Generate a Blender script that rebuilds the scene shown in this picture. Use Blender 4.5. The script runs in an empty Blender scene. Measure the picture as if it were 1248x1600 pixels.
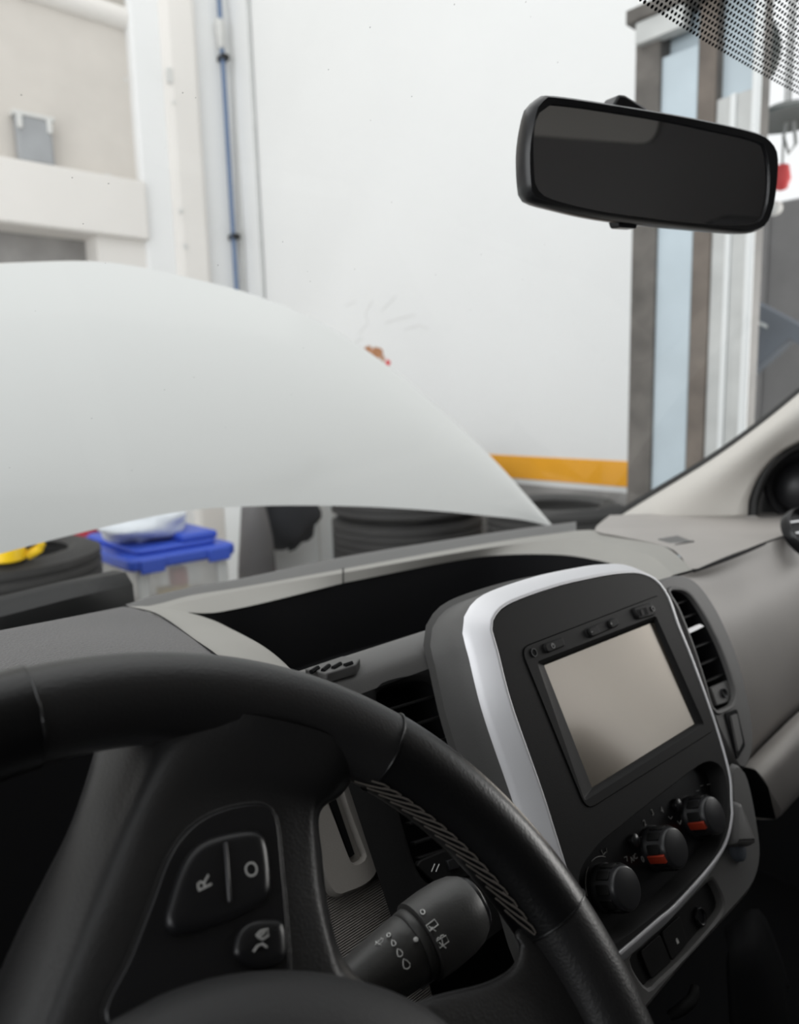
import bpy, bmesh, math, random
from mathutils import Vector, Matrix
random.seed(7)
scene = bpy.context.scene
# ------------------------------------------------------------------ camera
F, W, H = 1150.0, 1248, 1600                      # focal length in pixels of the 1248x1600 frame
EYE = Vector((0, 0, 1.5))                         # the lens, 1.5 m above the garage floor
yaw, pitch, roll = math.radians(42), math.radians(8.9), math.radians(1.6)
FW = Vector((math.sin(yaw)*math.cos(pitch), math.cos(yaw)*math.cos(pitch), -math.sin(pitch)))
R0 = Vector((math.cos(yaw), -math.sin(yaw), 0)); U0 = R0.cross(FW)
CX = R0*math.cos(roll) - U0*math.sin(roll); CU = U0*math.cos(roll) + R0*math.sin(roll)
cd = bpy.data.cameras.new('camera'); cam = bpy.data.objects.new('camera', cd)
scene.collection.objects.link(cam); scene.camera = cam
cd.sensor_fit = 'HORIZONTAL'; cd.sensor_width = 36; cd.lens = F/W*36; cd.clip_start = .01
m = Matrix.Identity(4)
for i in range(3): m[i][0], m[i][1], m[i][2], m[i][3] = CX[i], CU[i], -FW[i], EYE[i]
cam.matrix_world = m
cd.dof.use_dof = True; cd.dof.focus_distance = .40; cd.dof.aperture_fstop = cd.lens/1000/.0032
# ------------------------------------------------------------------ light
wd = bpy.data.worlds.new('garage_daylight'); scene.world = wd; wd.use_nodes = True
wb = wd.node_tree.nodes['Background']; wb.inputs[0].default_value = (.97, .985, 1, 1); wb.inputs[1].default_value = .86
def area(name, loc, rot, sx, sy, power, col=(1, .98, .95)):
    l = bpy.data.lights.new(name, 'AREA'); l.shape = 'RECTANGLE'; l.size = sx; l.size_y = sy; l.energy = power; l.color = col
    o = bpy.data.objects.new(name, l); scene.collection.objects.link(o); o.location = loc; o.rotation_euler = rot; return o
area('garage_ceiling_lamp', (1.2, 2.4, 5.2), (0, 0, 0), 5, 5, 40)
area('added_left_fill', (-3.6, 1.0, 1.9), (0, -math.pi/2, 0), 3.0, 4.0, 110, (.97, .985, 1))  # added fill evening out right wall, bonnet and silver trim; no door built
area('added_right_fill', (5.9, -1.2, 1.7), (0, math.pi/2, math.radians(-14)), 1.8, 2.4, 95, (1, .98, .95))  # added fill to brighten the passenger panel; no window stands here
scene.view_settings.view_transform = 'Standard'; scene.view_settings.look = 'None'
scene.view_settings.exposure = .30; scene.view_settings.gamma = 1; scene.view_settings.use_curve_mapping = False
scene.cycles.use_denoising = True
scene.cycles.max_bounces = 8; scene.cycles.transparent_max_bounces = 12
# ------------------------------------------------------------------ helpers
def ray(x, y): return FW + CX*((x-W/2)/F) - CU*((y-H/2)/F)
def P(x, y, X=None, Y=None, Z=None, D=None):      # the point seen at (x, y) that lies at one known coordinate, metres from the lens
    r = ray(x, y)
    if X is not None: return r*(X/r.x)
    if Y is not None: return r*(Y/r.y)
    if Z is not None: return r*(Z/r.z)
    return r*D
def onplane(x, y, p0, n):
    r = ray(x, y); return r*(p0.dot(n)/r.dot(n))
class Frame:                                      # a local frame: a along u, b along v, h along n
    def __init__(s, o, u, v):
        s.o, s.u, s.v = Vector(o), Vector(u).normalized(), Vector(v).normalized(); s.n = s.u.cross(s.v)
    def w(s, a, b, h=0): return s.o + s.u*a + s.v*b + s.n*h
    def px(s, x, y, h=0):
        p = onplane(x, y, s.o + s.n*h, s.n) - s.o; return (p.dot(s.u), p.dot(s.v))
    def mat(s):
        M = Matrix.Identity(4)
        for i in range(3): M[i][0], M[i][1], M[i][2], M[i][3] = s.u[i], s.v[i], s.n[i], s.o[i]
        return M
PM = {}                                           # world matrix of every object made here
def put(o, M, parent):
    scene.collection.objects.link(o)
    if parent is not None:
        o.parent = parent; o.matrix_parent_inverse = Matrix.Identity(4); o.matrix_basis = PM[parent].inverted() @ M
    else: o.matrix_basis = M
    PM[o] = M.copy()
def tag(o, label=None, cat=None, group=None, kind=None):
    for k, v in (('label', label), ('category', cat), ('group', group), ('kind', kind)):
        if v: o[k] = v
    return o
def thing(name, at, label, cat, group=None, rot=None):
    o = bpy.data.objects.new(name, None); o.empty_display_size = .05
    M = Matrix.Translation(Vector(at)+EYE)
    if rot is not None: M = M @ rot.to_4x4()
    put(o, M, None); return tag(o, label, cat, group)
def finish(name, me, mat, parent, smooth, bevel, sub, solid, seg=2, ang=35):
    c = Vector((0, 0, 0)); n = len(me.vertices)
    lo = Vector((min(v.co[i] for v in me.vertices) for i in range(3))); hi = Vector((max(v.co[i] for v in me.vertices) for i in range(3)))
    c = (lo+hi)/2; me.transform(Matrix.Translation(-c))
    if mat: me.materials.append(MAT[mat] if isinstance(mat, str) else mat)
    bm = bmesh.new(); bm.from_mesh(me); bmesh.ops.remove_doubles(bm, verts=bm.verts, dist=1e-6)
    bmesh.ops.recalc_face_normals(bm, faces=bm.faces); bm.to_mesh(me); bm.free()
    if smooth:
        me.polygons.foreach_set('use_smooth', [True]*len(me.polygons)); me.set_sharp_from_angle(angle=math.radians(50 if smooth is True else smooth))
    o = bpy.data.objects.new(name, me); put(o, Matrix.Translation(c+EYE), parent)
    if solid:
        k = o.modifiers.new('thickness', 'SOLIDIFY'); k.thickness = abs(solid); k.offset = -1 if solid > 0 else 1
    if bevel:
        k = o.modifiers.new('edge', 'BEVEL'); k.width = bevel; k.segments = seg; k.limit_method = 'ANGLE'; k.angle_limit = math.radians(ang); k.harden_normals = False
    if sub:
        k = o.modifiers.new('round', 'SUBSURF'); k.levels = k.render_levels = sub
    return o
def mk(name, verts, faces, mat, parent=None, smooth=True, bevel=0, sub=0, solid=0, seg=2, ang=35):
    me = bpy.data.meshes.new(name); me.from_pydata([tuple(v) for v in verts], [], faces); me.update()
    return finish(name, me, mat, parent, smooth, bevel, sub, solid, seg, ang)
def spline(pts, n, closed=False):                 # Catmull-Rom, n points evenly by length
    pts = [Vector(p) for p in pts]; k = len(pts)
    if k == 2 and not closed: return [pts[0].lerp(pts[1], i/(n-1)) for i in range(n)]
    dense = []
    for i in range(k if closed else k-1):
        if closed: a, b, c, d = pts[i-1], pts[i], pts[(i+1) % k], pts[(i+2) % k]
        else:
            b, c = pts[i], pts[i+1]; a = pts[i-1] if i else b*2-c; d = pts[i+2] if i+2 < k else c*2-b
        for j in range(12):
            t = j/12; dense.append(.5*((2*b)+(c-a)*t+(2*a-5*b+4*c-d)*t*t+(3*b-a-3*c+d)*t**3))
    dense.append(pts[0] if closed else pts[-1])
    L = [0]
    for i in range(1, len(dense)): L.append(L[-1]+(dense[i]-dense[i-1]).length)
    out = []; j = 0; m_ = n if closed else n-1
    for i in range(n):
        s = L[-1]*i/m_
        while j < len(L)-2 and L[j+1] < s: j += 1
        t = 0 if L[j+1] == L[j] else (s-L[j])/(L[j+1]-L[j]); out.append(dense[j].lerp(dense[j+1], min(1, t)))
    return out
def param(pts, n):                                # Catmull-Rom with the same number of samples on every span (keeps rows matched)
    pts = [Vector(p) for p in pts]; k = len(pts); out = []
    for i in range(k-1):
        b, c = pts[i], pts[i+1]; a = pts[i-1] if i else b*2-c; d = pts[i+2] if i+2 < k else c*2-b
        for j in range(n):
            t = j/n; out.append(.5*((2*b)+(c-a)*t+(2*a-5*b+4*c-d)*t*t+(3*b-a-3*c+d)*t**3))
    return out+[pts[-1]]
def loft(name, rows, mat, parent=None, cu=False, cv=False, cap=False, **k):
    n = len(rows[0]); vs = [p for r in rows for p in r]; fs = []; R = len(rows)
    for i in range(R if cv else R-1):
        for j in range(n if cu else n-1):
            a, b = i, (i+1) % R; c, d = j, (j+1) % n
            fs.append((a*n+c, a*n+d, b*n+d, b*n+c))
    if cap: fs += [tuple(range(n))[::-1], tuple(range((R-1)*n, R*n))]
    return mk(name, vs, fs, mat, parent, **k)
def patch(name, rows, mat, parent=None, nu=6, nv=4, **k):   # smooth surface through matched rows of control points
    rr = [param(r, nu) for r in rows]; cols = [param([r[j] for r in rr], nv) for j in range(len(rr[0]))]
    return loft(name, [[c[i] for c in cols] for i in range(len(cols[0]))], mat, parent, **k)
def prism(name, fr, pts, h0, h1, mat, parent=None, bevel=0, **k):   # outline (a,b) pushed from h0 to h1
    n = len(pts); vs = [fr.w(a, b, h0) for a, b in pts]+[fr.w(a, b, h1) for a, b in pts]
    fs = [tuple(range(n))[::-1], tuple(range(n, 2*n))]+[(i, (i+1) % n, n+(i+1) % n, n+i) for i in range(n)]
    k.setdefault('smooth', 30); return mk(name, vs, fs, mat, parent, bevel=bevel, **k)
def rnd(pts, r, seg=5):                           # round the corners of an outline
    out = []; n = len(pts)
    for i in range(n):
        p, a, b = Vector(pts[i]).to_2d(), Vector(pts[i-1]).to_2d(), Vector(pts[(i+1) % n]).to_2d()
        rr = r[i] if isinstance(r, (list, tuple)) else r
        da, db = a-p, b-p; q = min(rr, da.length*.49, db.length*.49)
        if q < 1e-6: out.append((p.x, p.y)); continue
        s, e = p+da.normalized()*q, p+db.normalized()*q
        for j in range(seg+1):
            t = j/seg; c = s*(1-t)**2+p*2*t*(1-t)+e*t*t; out.append((c.x, c.y))
    return out
def offs(pts, d):                                 # push a closed outline outwards by d (number or list)
    n = len(pts); A = sum(pts[i][0]*pts[(i+1) % n][1]-pts[(i+1) % n][0]*pts[i][1] for i in range(n)); sg = 1 if A > 0 else -1; out = []
    for i in range(n):
        t = Vector(pts[(i+1) % n]).to_2d()-Vector(pts[i-1]).to_2d(); t.normalize(); dd = d[i] if isinstance(d, (list, tuple)) else d
        out.append((pts[i][0]+t.y*dd*sg, pts[i][1]-t.x*dd*sg))
    return out
def smooth2(pts, n): return [(p.x, p.y) for p in spline([Vector((a, b, 0)) for a, b in pts], n, True)]
def rings(name, fr, loops, mat, parent=None, cap=False, close=False, **k):   # loops = [(outline, h)]
    return loft(name, [[fr.w(a, b, h) for a, b in o] for o, h in loops], mat, parent, cu=True, cv=close, cap=cap, **k)
def tube(name, pts, r, mat, parent=None, n=8, closed=False, **k):
    pts = [Vector(p) for p in pts]; rows = []; up = Vector((.13, .27, .95)); q = len(pts)
    for i, p in enumerate(pts):
        t = (pts[(i+1) % q]-pts[i-1]) if closed or 0 < i < q-1 else (pts[1]-pts[0] if i == 0 else pts[-1]-pts[-2])
        t.normalize(); s = t.cross(up)
        if s.length < .05: s = t.cross(Vector((1, 0, 0)))
        s.normalize(); w = t.cross(s); rr = r[i] if isinstance(r, (list, tuple)) else r
        rows.append([p+(s*math.cos(2*math.pi*j/n)+w*math.sin(2*math.pi*j/n))*rr for j in range(n)])
    return loft(name, rows, mat, parent, cu=True, cv=closed, cap=not closed, **k)
def lathe(name, o, ax, prof, mat, parent=None, n=40, cap=True, **k):   # prof = [(t along axis, radius)]
    ax = Vector(ax).normalized(); s = ax.cross(Vector((.2, .3, .9))).normalized(); w = ax.cross(s); o = Vector(o)
    rows = [[o+ax*t+(s*math.cos(2*math.pi*j/n)+w*math.sin(2*math.pi*j/n))*r for j in range(n)] for t, r in prof]
    return loft(name, rows, mat, parent, cu=True, cap=cap, **k)
def box(name, lo, hi, mat, parent=None, bevel=0, **k):
    (x0, y0, z0), (x1, y1, z1) = lo, hi
    vs = [(x, y, z) for x in (x0, x1) for y in (y0, y1) for z in (z0, z1)]
    fs = [(0, 1, 3, 2), (4, 6, 7, 5), (0, 4, 5, 1), (2, 3, 7, 6), (0, 2, 6, 4), (1, 5, 7, 3)]
    k.setdefault('smooth', False if not bevel else 30); return mk(name, vs, fs, mat, parent, bevel=bevel, **k)
def glyphs(name, body, fr, a, b, h, size, mat, parent, rot=0, depth=.0002):   # flat lettering in a frame
    cu = bpy.data.curves.new(name, 'FONT'); cu.body = body; cu.size = size; cu.extrude = depth; cu.align_x = 'CENTER'; cu.align_y = 'CENTER'; cu.resolution_u = 3
    t = bpy.data.objects.new(name, cu); scene.collection.objects.link(t)
    me = bpy.data.meshes.new_from_object(t.evaluated_get(bpy.context.evaluated_depsgraph_get())); bpy.data.objects.remove(t); bpy.data.curves.remove(cu)
    me.transform(fr.mat() @ Matrix.Translation((a, b, h)) @ Matrix.Rotation(rot, 4, 'Z')); me.materials.clear()
    return finish(name, me, mat, parent, False, 0, 0, 0)
# ------------------------------------------------------------------ materials
MAT = {}
def mat(name, col, rough=.6, metal=0, bump=None, vary=0, vscale=6, spec=.5, coat=0, bkind='noise', bdist=.001, speck=0):
    m = bpy.data.materials.new(name); m.use_nodes = True; nt = m.node_tree; b = nt.nodes['Principled BSDF']
    c4 = (*col, 1); b.inputs['Base Color'].default_value = c4; b.inputs['Roughness'].default_value = rough; b.inputs['Metallic'].default_value = metal
    b.inputs['Specular IOR Level'].default_value = spec; b.inputs['Coat Weight'].default_value = coat; b.inputs['Coat Roughness'].default_value = .08
    tc = nt.nodes.new('ShaderNodeTexCoord'); L = nt.links.new
    if vary:
        n = nt.nodes.new('ShaderNodeTexNoise'); n.inputs['Scale'].default_value = vscale; n.inputs['Detail'].default_value = 5; L(tc.outputs['Object'], n.inputs['Vector'])
        r = nt.nodes.new('ShaderNodeMapRange'); r.inputs[1].default_value = .3; r.inputs[2].default_value = .7; r.inputs[3].default_value = 1-vary; r.inputs[4].default_value = 1+vary
        L(n.outputs['Fac'], r.inputs[0]); x = nt.nodes.new('ShaderNodeVectorMath'); x.operation = 'SCALE'; x.inputs[0].default_value = col
        L(r.outputs[0], x.inputs['Scale']); L(x.outputs[0], b.inputs['Base Color'])
    if speck:                                     # dust
        n = nt.nodes.new('ShaderNodeTexNoise'); n.inputs['Scale'].default_value = 900; n.inputs['Detail'].default_value = 1; L(tc.outputs['Object'], n.inputs['Vector'])
        r = nt.nodes.new('ShaderNodeMapRange'); r.inputs[1].default_value = .86; r.inputs[2].default_value = .80; r.inputs[4].default_value = speck; L(n.outputs['Fac'], r.inputs[0])
        x = nt.nodes.new('ShaderNodeMix'); x.data_type = 'RGBA'; x.inputs[6].default_value = c4; x.inputs[7].default_value = (.5, .49, .47, 1); L(r.outputs[0], x.inputs[0])
        L(x.outputs[2], b.inputs['Base Color'])
    if bump:
        sc, st = bump; bp = nt.nodes.new('ShaderNodeBump'); bp.inputs['Strength'].default_value = st; bp.inputs['Distance'].default_value = bdist
        if bkind == 'leather':
            n = nt.nodes.new('ShaderNodeTexVoronoi'); n.inputs['Scale'].default_value = sc; n.feature = 'F1'; o = n.outputs['Distance']
        elif bkind == 'rib':
            n = nt.nodes.new('ShaderNodeTexWave'); n.inputs['Scale'].default_value = sc; n.bands_direction = 'Z'; o = n.outputs['Fac']
        else:
            n = nt.nodes.new('ShaderNodeTexNoise'); n.inputs['Scale'].default_value = sc; n.inputs['Detail'].default_value = 4; o = n.outputs['Fac']
        L(tc.outputs['Object'], n.inputs['Vector']); L(o, bp.inputs['Height']); L(bp.outputs[0], b.inputs['Normal'])
    MAT[name] = m; return m
mat('wall_paint', (.78, .785, .78), .75, bump=(14, .12), vary=.02, vscale=1.2, bdist=.01)
mat('wall_cream', (.74, .715, .68), .8, bump=(12, .12), vary=.03, vscale=1.5, bdist=.01)
mat('stripe_orange', (.88, .40, .018), .7, vary=.04)
mat('concrete', (.58, .575, .56), .8, bump=(30, .3), vary=.2, vscale=3)
mat('skirting_grey', (.30, .29, .28), .7, vary=.15)
mat('van_white', (.70, .71, .695), .30, coat=.4, spec=.4)
mat('van_underside', (.45, .45, .44), .6)
mat('dash_taupe', (.39, .365, .343), .55, bump=(900, .12), speck=.0, vary=.05, vscale=9)
mat('dash_light', (.33, .32, .295), .6, bump=(1100, .12), vary=.04)
mat('dash_dark', (.115, .111, .112), .55, bump=(560, .8), bkind='leather', bdist=.0008, vary=.06)
mat('dash_mid', (.070, .069, .069), .55, bump=(900, .15), speck=.14)
mat('stack_shell', (.045, .0445, .0445), .55, bump=(900, .15), speck=.10)
mat('strip_dark', (.13, .128, .125), .65, bump=(900, .15))
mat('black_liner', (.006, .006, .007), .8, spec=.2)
mat('fascia_black', (.015, .0148, .015), .6, bump=(1400, .12), spec=.16)
mat('gloss_black', (.009, .009, .010), .28, spec=.35)
mat('knob_black', (.022, .022, .024), .32, spec=.5)
mat('silver', (.80, .80, .825), .42, metal=.2, bump=(2500, .05))
mat('chrome', (.8, .8, .8), .12, metal=1)
mat('screen', (.13, .112, .090), .16, spec=1.0, coat=.5)
MAT['screen'].node_tree.nodes['Principled BSDF'].inputs['IOR'].default_value = 2.15
MAT['screen'].node_tree.nodes['Principled BSDF'].inputs['Specular Tint'].default_value = (1, .9, .78, 1)
mat('red_mark', (.42, .045, .02), .4)
mat('print_white', (.90, .90, .88), .6)
mat('print_dim', (.34, .34, .33), .6)
mat('wheel_plastic', (.0105, .0102, .0106), .40, bump=(800, .14), bkind='leather', bdist=.0005, spec=.45)
mat('wheel_leather', (.003, .003, .0034), .33, bump=(700, .12), bkind='leather', bdist=.0005, spec=.4)
mat('airbag_grey', (.018, .018, .019), .6, bump=(900, .25), bkind='leather', bdist=.0005)
mat('thread', (.075, .066, .057), .8)
mat('stalk_black', (.010, .010, .011), .42, bump=(900, .1), speck=.12)
mat('shroud_grey', (.30, .28, .257), .6, bump=(900, .1))
mat('ribbed_grey', (.25, .232, .215), .6, bump=(260, 1.0), bkind='rib', bdist=.0006)
mat('pillar_cream', (.60, .575, .535), .7, bump=(700, .1))
mat('rubber', (.012, .012, .012), .6)
mat('tyre', (.035, .034, .033), .75, bump=(60, .4))
mat('door_black', (.018, .018, .02), .45)
mat('headliner', (.42, .395, .355), .9, bump=(600, .2))
mat('cab_dark', (.06, .058, .057), .8)
mat('bulkhead_grey', (.22, .212, .208), .8)
mat('seat_cloth', (.05, .05, .052), .9, bump=(300, .4))
mat('niche_beige', (.60, .565, .52), .8, vary=.03, bump=(12, .12), bdist=.01)
mat('mirror_glass', (.55, .55, .56), .02, metal=1)
mat('lift_dark', (.115, .105, .095), .55, vary=.35, vscale=9, bump=(40, .3))
mat('lift_brown', (.15, .125, .105), .55, vary=.25, vscale=10)
mat('lift_blue', (.50, .58, .63), .5, vary=.06, vscale=5)
mat('lift_grey', (.52, .53, .52), .5, vary=.10, vscale=8)
mat('pipe_blue', (.12, .18, .30), .5)
mat('pipe_grey', (.62, .62, .60), .6)
mat('box_grey', (.33, .34, .35), .6, vary=.1)
mat('lid_blue', (.030, .085, .52), .45)
mat('plastic_clear', (.62, .64, .63), .35)
mat('plastic_yellow', (.90, .58, .01), .45)
mat('cloth_red', (.36, .02, .035), .8)
mat('red_bright', (.65, .03, .03), .5)
mat('bag_white', (.72, .76, .80), .4, bump=(25, .8), bdist=.01)
mat('cloth_grey', (.16, .155, .155), .95, bump=(140, .6), bdist=.004)
mat('cloth_dark', (.04, .042, .048), .95, bump=(120, .6), bdist=.004)
mat('panel_white', (.74, .76, .76), .5)
mat('wood', (.24, .18, .135), .75, vary=.25, vscale=12)
mat('brick_red', (.42, .20, .10), .9, vary=.2, vscale=20)
mat('cabinet_grey', (.17, .165, .165), .6, vary=.12)
mat('steel_blue', (.10, .115, .14), .5, vary=.15)
mat('lamp_shade', (.085, .095, .09), .5)
mat('cable', (.35, .35, .34), .6)
mat('scuff', (.60, .59, .57), .9)
# ------------------------------------------------------------------ glass
def glass_mat():
    m = bpy.data.materials.new('windscreen_glass'); m.use_nodes = True; nt = m.node_tree; nt.nodes.clear(); L = nt.links.new; N = nt.nodes.new
    out = N('ShaderNodeOutputMaterial'); tr = N('ShaderNodeBsdfTransparent'); gl = N('ShaderNodeBsdfGlossy'); gl.inputs['Roughness'].default_value = .03
    tr.inputs[0].default_value = (.965, .975, .97, 1); lw = N('ShaderNodeLayerWeight'); lw.inputs[0].default_value = .5
    pw = N('ShaderNodeMath'); pw.operation = 'POWER'; L(lw.outputs['Facing'], pw.inputs[0]); pw.inputs[1].default_value = 5
    fr = N('ShaderNodeMath'); fr.operation = 'MULTIPLY_ADD'; L(pw.outputs[0], fr.inputs[0]); fr.inputs[1].default_value = .3; fr.inputs[2].default_value = .015
    mx = N('ShaderNodeMixShader'); L(fr.outputs[0], mx.inputs[0]); L(tr.outputs[0], mx.inputs[1]); L(gl.outputs[0], mx.inputs[2])
    tc = N('ShaderNodeTexCoord'); v = N('ShaderNodeTexVoronoi'); v.inputs['Scale'].default_value = 55; L(tc.outputs['Object'], v.inputs['Vector'])
    r = N('ShaderNodeMapRange'); r.inputs[1].default_value = .036; r.inputs[2].default_value = .02; r.inputs[3].default_value = 0; r.inputs[4].default_value = .35; L(v.outputs['Distance'], r.inputs[0])
    df = N('ShaderNodeBsdfDiffuse'); df.inputs[0].default_value = (.4, .39, .37, 1)   # grains of dirt
    m2 = N('ShaderNodeMixShader'); L(r.outputs[0], m2.inputs[0]); L(mx.outputs[0], m2.inputs[1]); L(df.outputs[0], m2.inputs[2]); L(m2.outputs[0], out.inputs[0])
    MAT['glass'] = m
glass_mat()
def frit_mat():                                   # black ceramic dots printed on the glass
    m = bpy.data.materials.new('frit_dots'); m.use_nodes = True; nt = m.node_tree; nt.nodes.clear(); L = nt.links.new; N = nt.nodes.new
    def M(op, a, b=None):
        n = N('ShaderNodeMath'); n.operation = op
        for i, v in enumerate((a, b)):
            if v is None: continue
            if isinstance(v, (int, float)): n.inputs[i].default_value = v
            else: L(v, n.inputs[i])
        return n.outputs[0]
    uv = N('ShaderNodeUVMap'); s = N('ShaderNodeSeparateXYZ'); L(uv.outputs[0], s.inputs[0])
    row = M('FLOOR', s.outputs[1]); u = M('ADD', s.outputs[0], M('MULTIPLY', row, .5))
    fu = M('MULTIPLY', M('SUBTRACT', M('FRACT', u), .5), 1.15); fv = M('SUBTRACT', M('FRACT', s.outputs[1]), .5)
    d = M('SQRT', M('ADD', M('MULTIPLY', fu, fu), M('MULTIPLY', fv, fv)))
    k = M('LESS_THAN', d, .36)
    out = N('ShaderNodeOutputMaterial'); tr = N('ShaderNodeBsdfTransparent'); b = N('ShaderNodeBsdfDiffuse'); b.inputs[0].default_value = (.008, .008, .009, 1)
    mx = N('ShaderNodeMixShader'); L(k, mx.inputs[0]); L(tr.outputs[0], mx.inputs[1]); L(b.outputs[0], mx.inputs[2]); L(mx.outputs[0], out.inputs[0]); MAT['frit'] = m
frit_mat()
def clear_mat():
    m = bpy.data.materials.new('clear_tub'); m.use_nodes = True; nt = m.node_tree; b = nt.nodes['Principled BSDF']; b.inputs['Base Color'].default_value = (.62, .64, .63, 1)
    b.inputs['Roughness'].default_value = .3; b.inputs['Alpha'].default_value = .55; MAT['clear_tub'] = m
clear_mat()
def struct(o): o['kind'] = 'structure'; return o
# ------------------------------------------------------------------ garage shell
FL = -1.5
struct(box('floor', (-4, -4, FL-.1), (7, 5.6, FL), 'concrete'))
wr = struct(box('wall_right', (3.0, 1.77, FL), (3.2, 5.6, 3.6), 'wall_paint'))
box('stripe_band', (2.996, 1.77, -.435), (3.001, 4.99, -.318), 'stripe_orange', wr)
box('lower_wall_band', (2.992, 1.77, FL), (3.001, 4.99, -.462), 'skirting_grey', wr)
def blob(name, fr, c, r, h, mat_, parent, n=14, sq=1, seed=0):
    rg = random.Random(seed); pts = []
    for i in range(n):
        t = 2*math.pi*i/n; q = r*(.65+.5*rg.random()); pts.append((c[0]+q*math.cos(t)*sq, c[1]+q*math.sin(t)))
    return prism(name, fr, pts, -h, h, mat_, parent)
WRF = Frame((3.0, 0, 0), (0, -1, 0), (0, 0, 1))   # on the right wall, looking along +X
for i, (x, y, r, mt, sq) in enumerate([(588, 552, .045, 'brick_red', 1.3), (575, 547, .03, 'brick_red', 1.3), (606, 567, .022, 'red_bright', 1), (598, 560, .02, 'brick_red', 1)]):
    blob('chipped_plaster', WRF, WRF.px(x, y), r, .002, mt, wr, seed=i, sq=sq)
for i, (pts) in enumerate([[(560, 522), (575, 505), (571, 490), (582, 470)], [(602, 505), (625, 497), (648, 492)], [(540, 478), (556, 470)], [(596, 486), (612, 470), (618, 462)], [(632, 515), (655, 508), (668, 514)], [(548, 540), (566, 528)]]):
    tube('scuff_mark', [WRF.w(*WRF.px(x, y), .001) for x, y in pts], .0016, 'scuff', wr, n=5)
wf = struct(box('wall_front', (-4, 5.25, FL), (3.2, 5.45, 3.6), 'wall_cream'))
Z = lambda x, y, Y=5.0: P(x, y, Y=Y).z
XX = lambda x, y, Y=5.0: P(x, y, Y=Y).x
xn = XX(213, 200); zl = 1.462
box('niche_back', (-4, 5.06, zl-.05), (xn+.01, 5.26, 3.6), 'niche_beige', wf)
box('pier', (xn, 4.98, FL), (XX(262, 200), 5.26, 3.6), 'wall_paint', wf, bevel=.02)
box('pier', (XX(258, 200), 4.93, FL), (XX(312, 200), 5.26, 3.6), 'wall_cream', wf, bevel=.05)
box('pier', (XX(308, 200), 5.0, FL), (3.01, 5.26, 3.6), 'wall_paint', wf, bevel=.02)
box('ledge', (-4, 4.94, Z(100, 362)), (xn+.01, 5.26, zl), 'wall_cream', wf, bevel=.015)
box('lower_wall', (XX(152, 390), 5.0, FL), (xn+.01, 5.26, Z(100, 358)), 'wall_cream', wf)
box('lower_wall', (-4, 5.0, FL), (XX(152, 390)+.01, 5.26, .62), 'wall_cream', wf)
box('recess_back', (-4, 5.2, .6), (XX(152, 390)+.01, 5.255, Z(100, 360)), 'skirting_grey', wf)
tube('moulding', [(-4, 5.06, P(205, 34, Y=5.06).z), (xn, 5.06, P(205, 34, Y=5.06).z)], .07, 'wall_cream', wf, n=16)
box('niche_head', (-4, 5.03, P(205, 22, Y=5.03).z), (xn, 5.08, 3.6), 'headliner', wf)
box('slot_plate', (XX(254, 120), 4.924, Z(258, 134)), (XX(262, 120), 4.95, Z(258, 112)), 'pipe_grey', wf)
for i, (x, y, r) in enumerate([(283, 330, .018), (290, 385, .02), (168, 278, .03), (272, 160, .012), (196, 125, .012)]):
    WFF = Frame((0, 4.97 if x < 250 else 4.928, 0), (1, 0, 0), (0, 0, 1)); blob('paint_chip', WFF, WFF.px(x, y), r, .004, 'pipe_grey', wf, seed=i+9)
# pipes in the corner
def vpipe(name, a, b, Y, r, mt, label, cat='pipe'):
    t = thing(name, P(*b, Y=Y), label, cat)
    pa, pb = P(*a, Y=Y), P(*b, Y=Y); d = (pa-pb)
    tube('pipe', [pb-d*2.2, pb, pa, pa+d*.4], r, mt, t, n=12); return t, pa, pb
t, pa, pb = vpipe('blue_pipe', (345, 45), (370, 460), 4.95, .016, 'pipe_blue', 'thin blue pipe running down the corner of the white wall')
for x, y in ((349, 90), (366, 370)): box('pipe_clip', P(x, y, Y=4.95)-Vector((.022, .03, .018)), P(x, y, Y=4.95)+Vector((.03, .06, .018)), 'rubber', t)
lathe('coupling', P(344, 52, Y=4.95), (0, 0, -1), [(-.09, .02), (-.08, .034), (.0, .034), (.03, .026), (.09, .026), (.1, .018)], 'pipe_grey', t, n=14)
vpipe('conduit', (362, 0), (381, 460), 4.97, .013, 'pipe_grey', 'white conduit just right of the blue pipe', 'conduit')
t = thing('conduit', P(408, 470, X=2.985), 'thin grey conduit nearest the wide white wall', 'conduit')
pa, pb = P(387, 0, X=2.985), P(408, 470, X=2.985); pb.y = pa.y
tube('pipe', [pb+(pb-pa)*1.2, pb, pa, pa+(pa-pb)*.4], .011, 'lift_grey', t, n=12)
t = thing('wall_box', P(50, 252, Y=5.02), 'small grey plastic box standing on the cream wall ledge', 'box')
c = P(50, 250, Y=5.08)
box('body', (c.x-.10, 4.985, zl), (c.x+.11, 5.055, zl+.285), 'box_grey', t, bevel=.02)
box('top_rim', (c.x-.115, 4.975, zl+.265), (c.x+.125, 5.055, zl+.29), 'pipe_grey', t, bevel=.006)
for s in (-.085, .085): box('clip', (c.x+s-.016+.005, 4.972, zl+.19), (c.x+s+.016+.005, 4.99, zl+.27), 'pipe_grey', t, bevel=.006)
# far side of the garage
w2 = struct(box('wall_right', (6.2, -4, FL), (6.4, 1.6, 3.6), 'wall_paint'))
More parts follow.
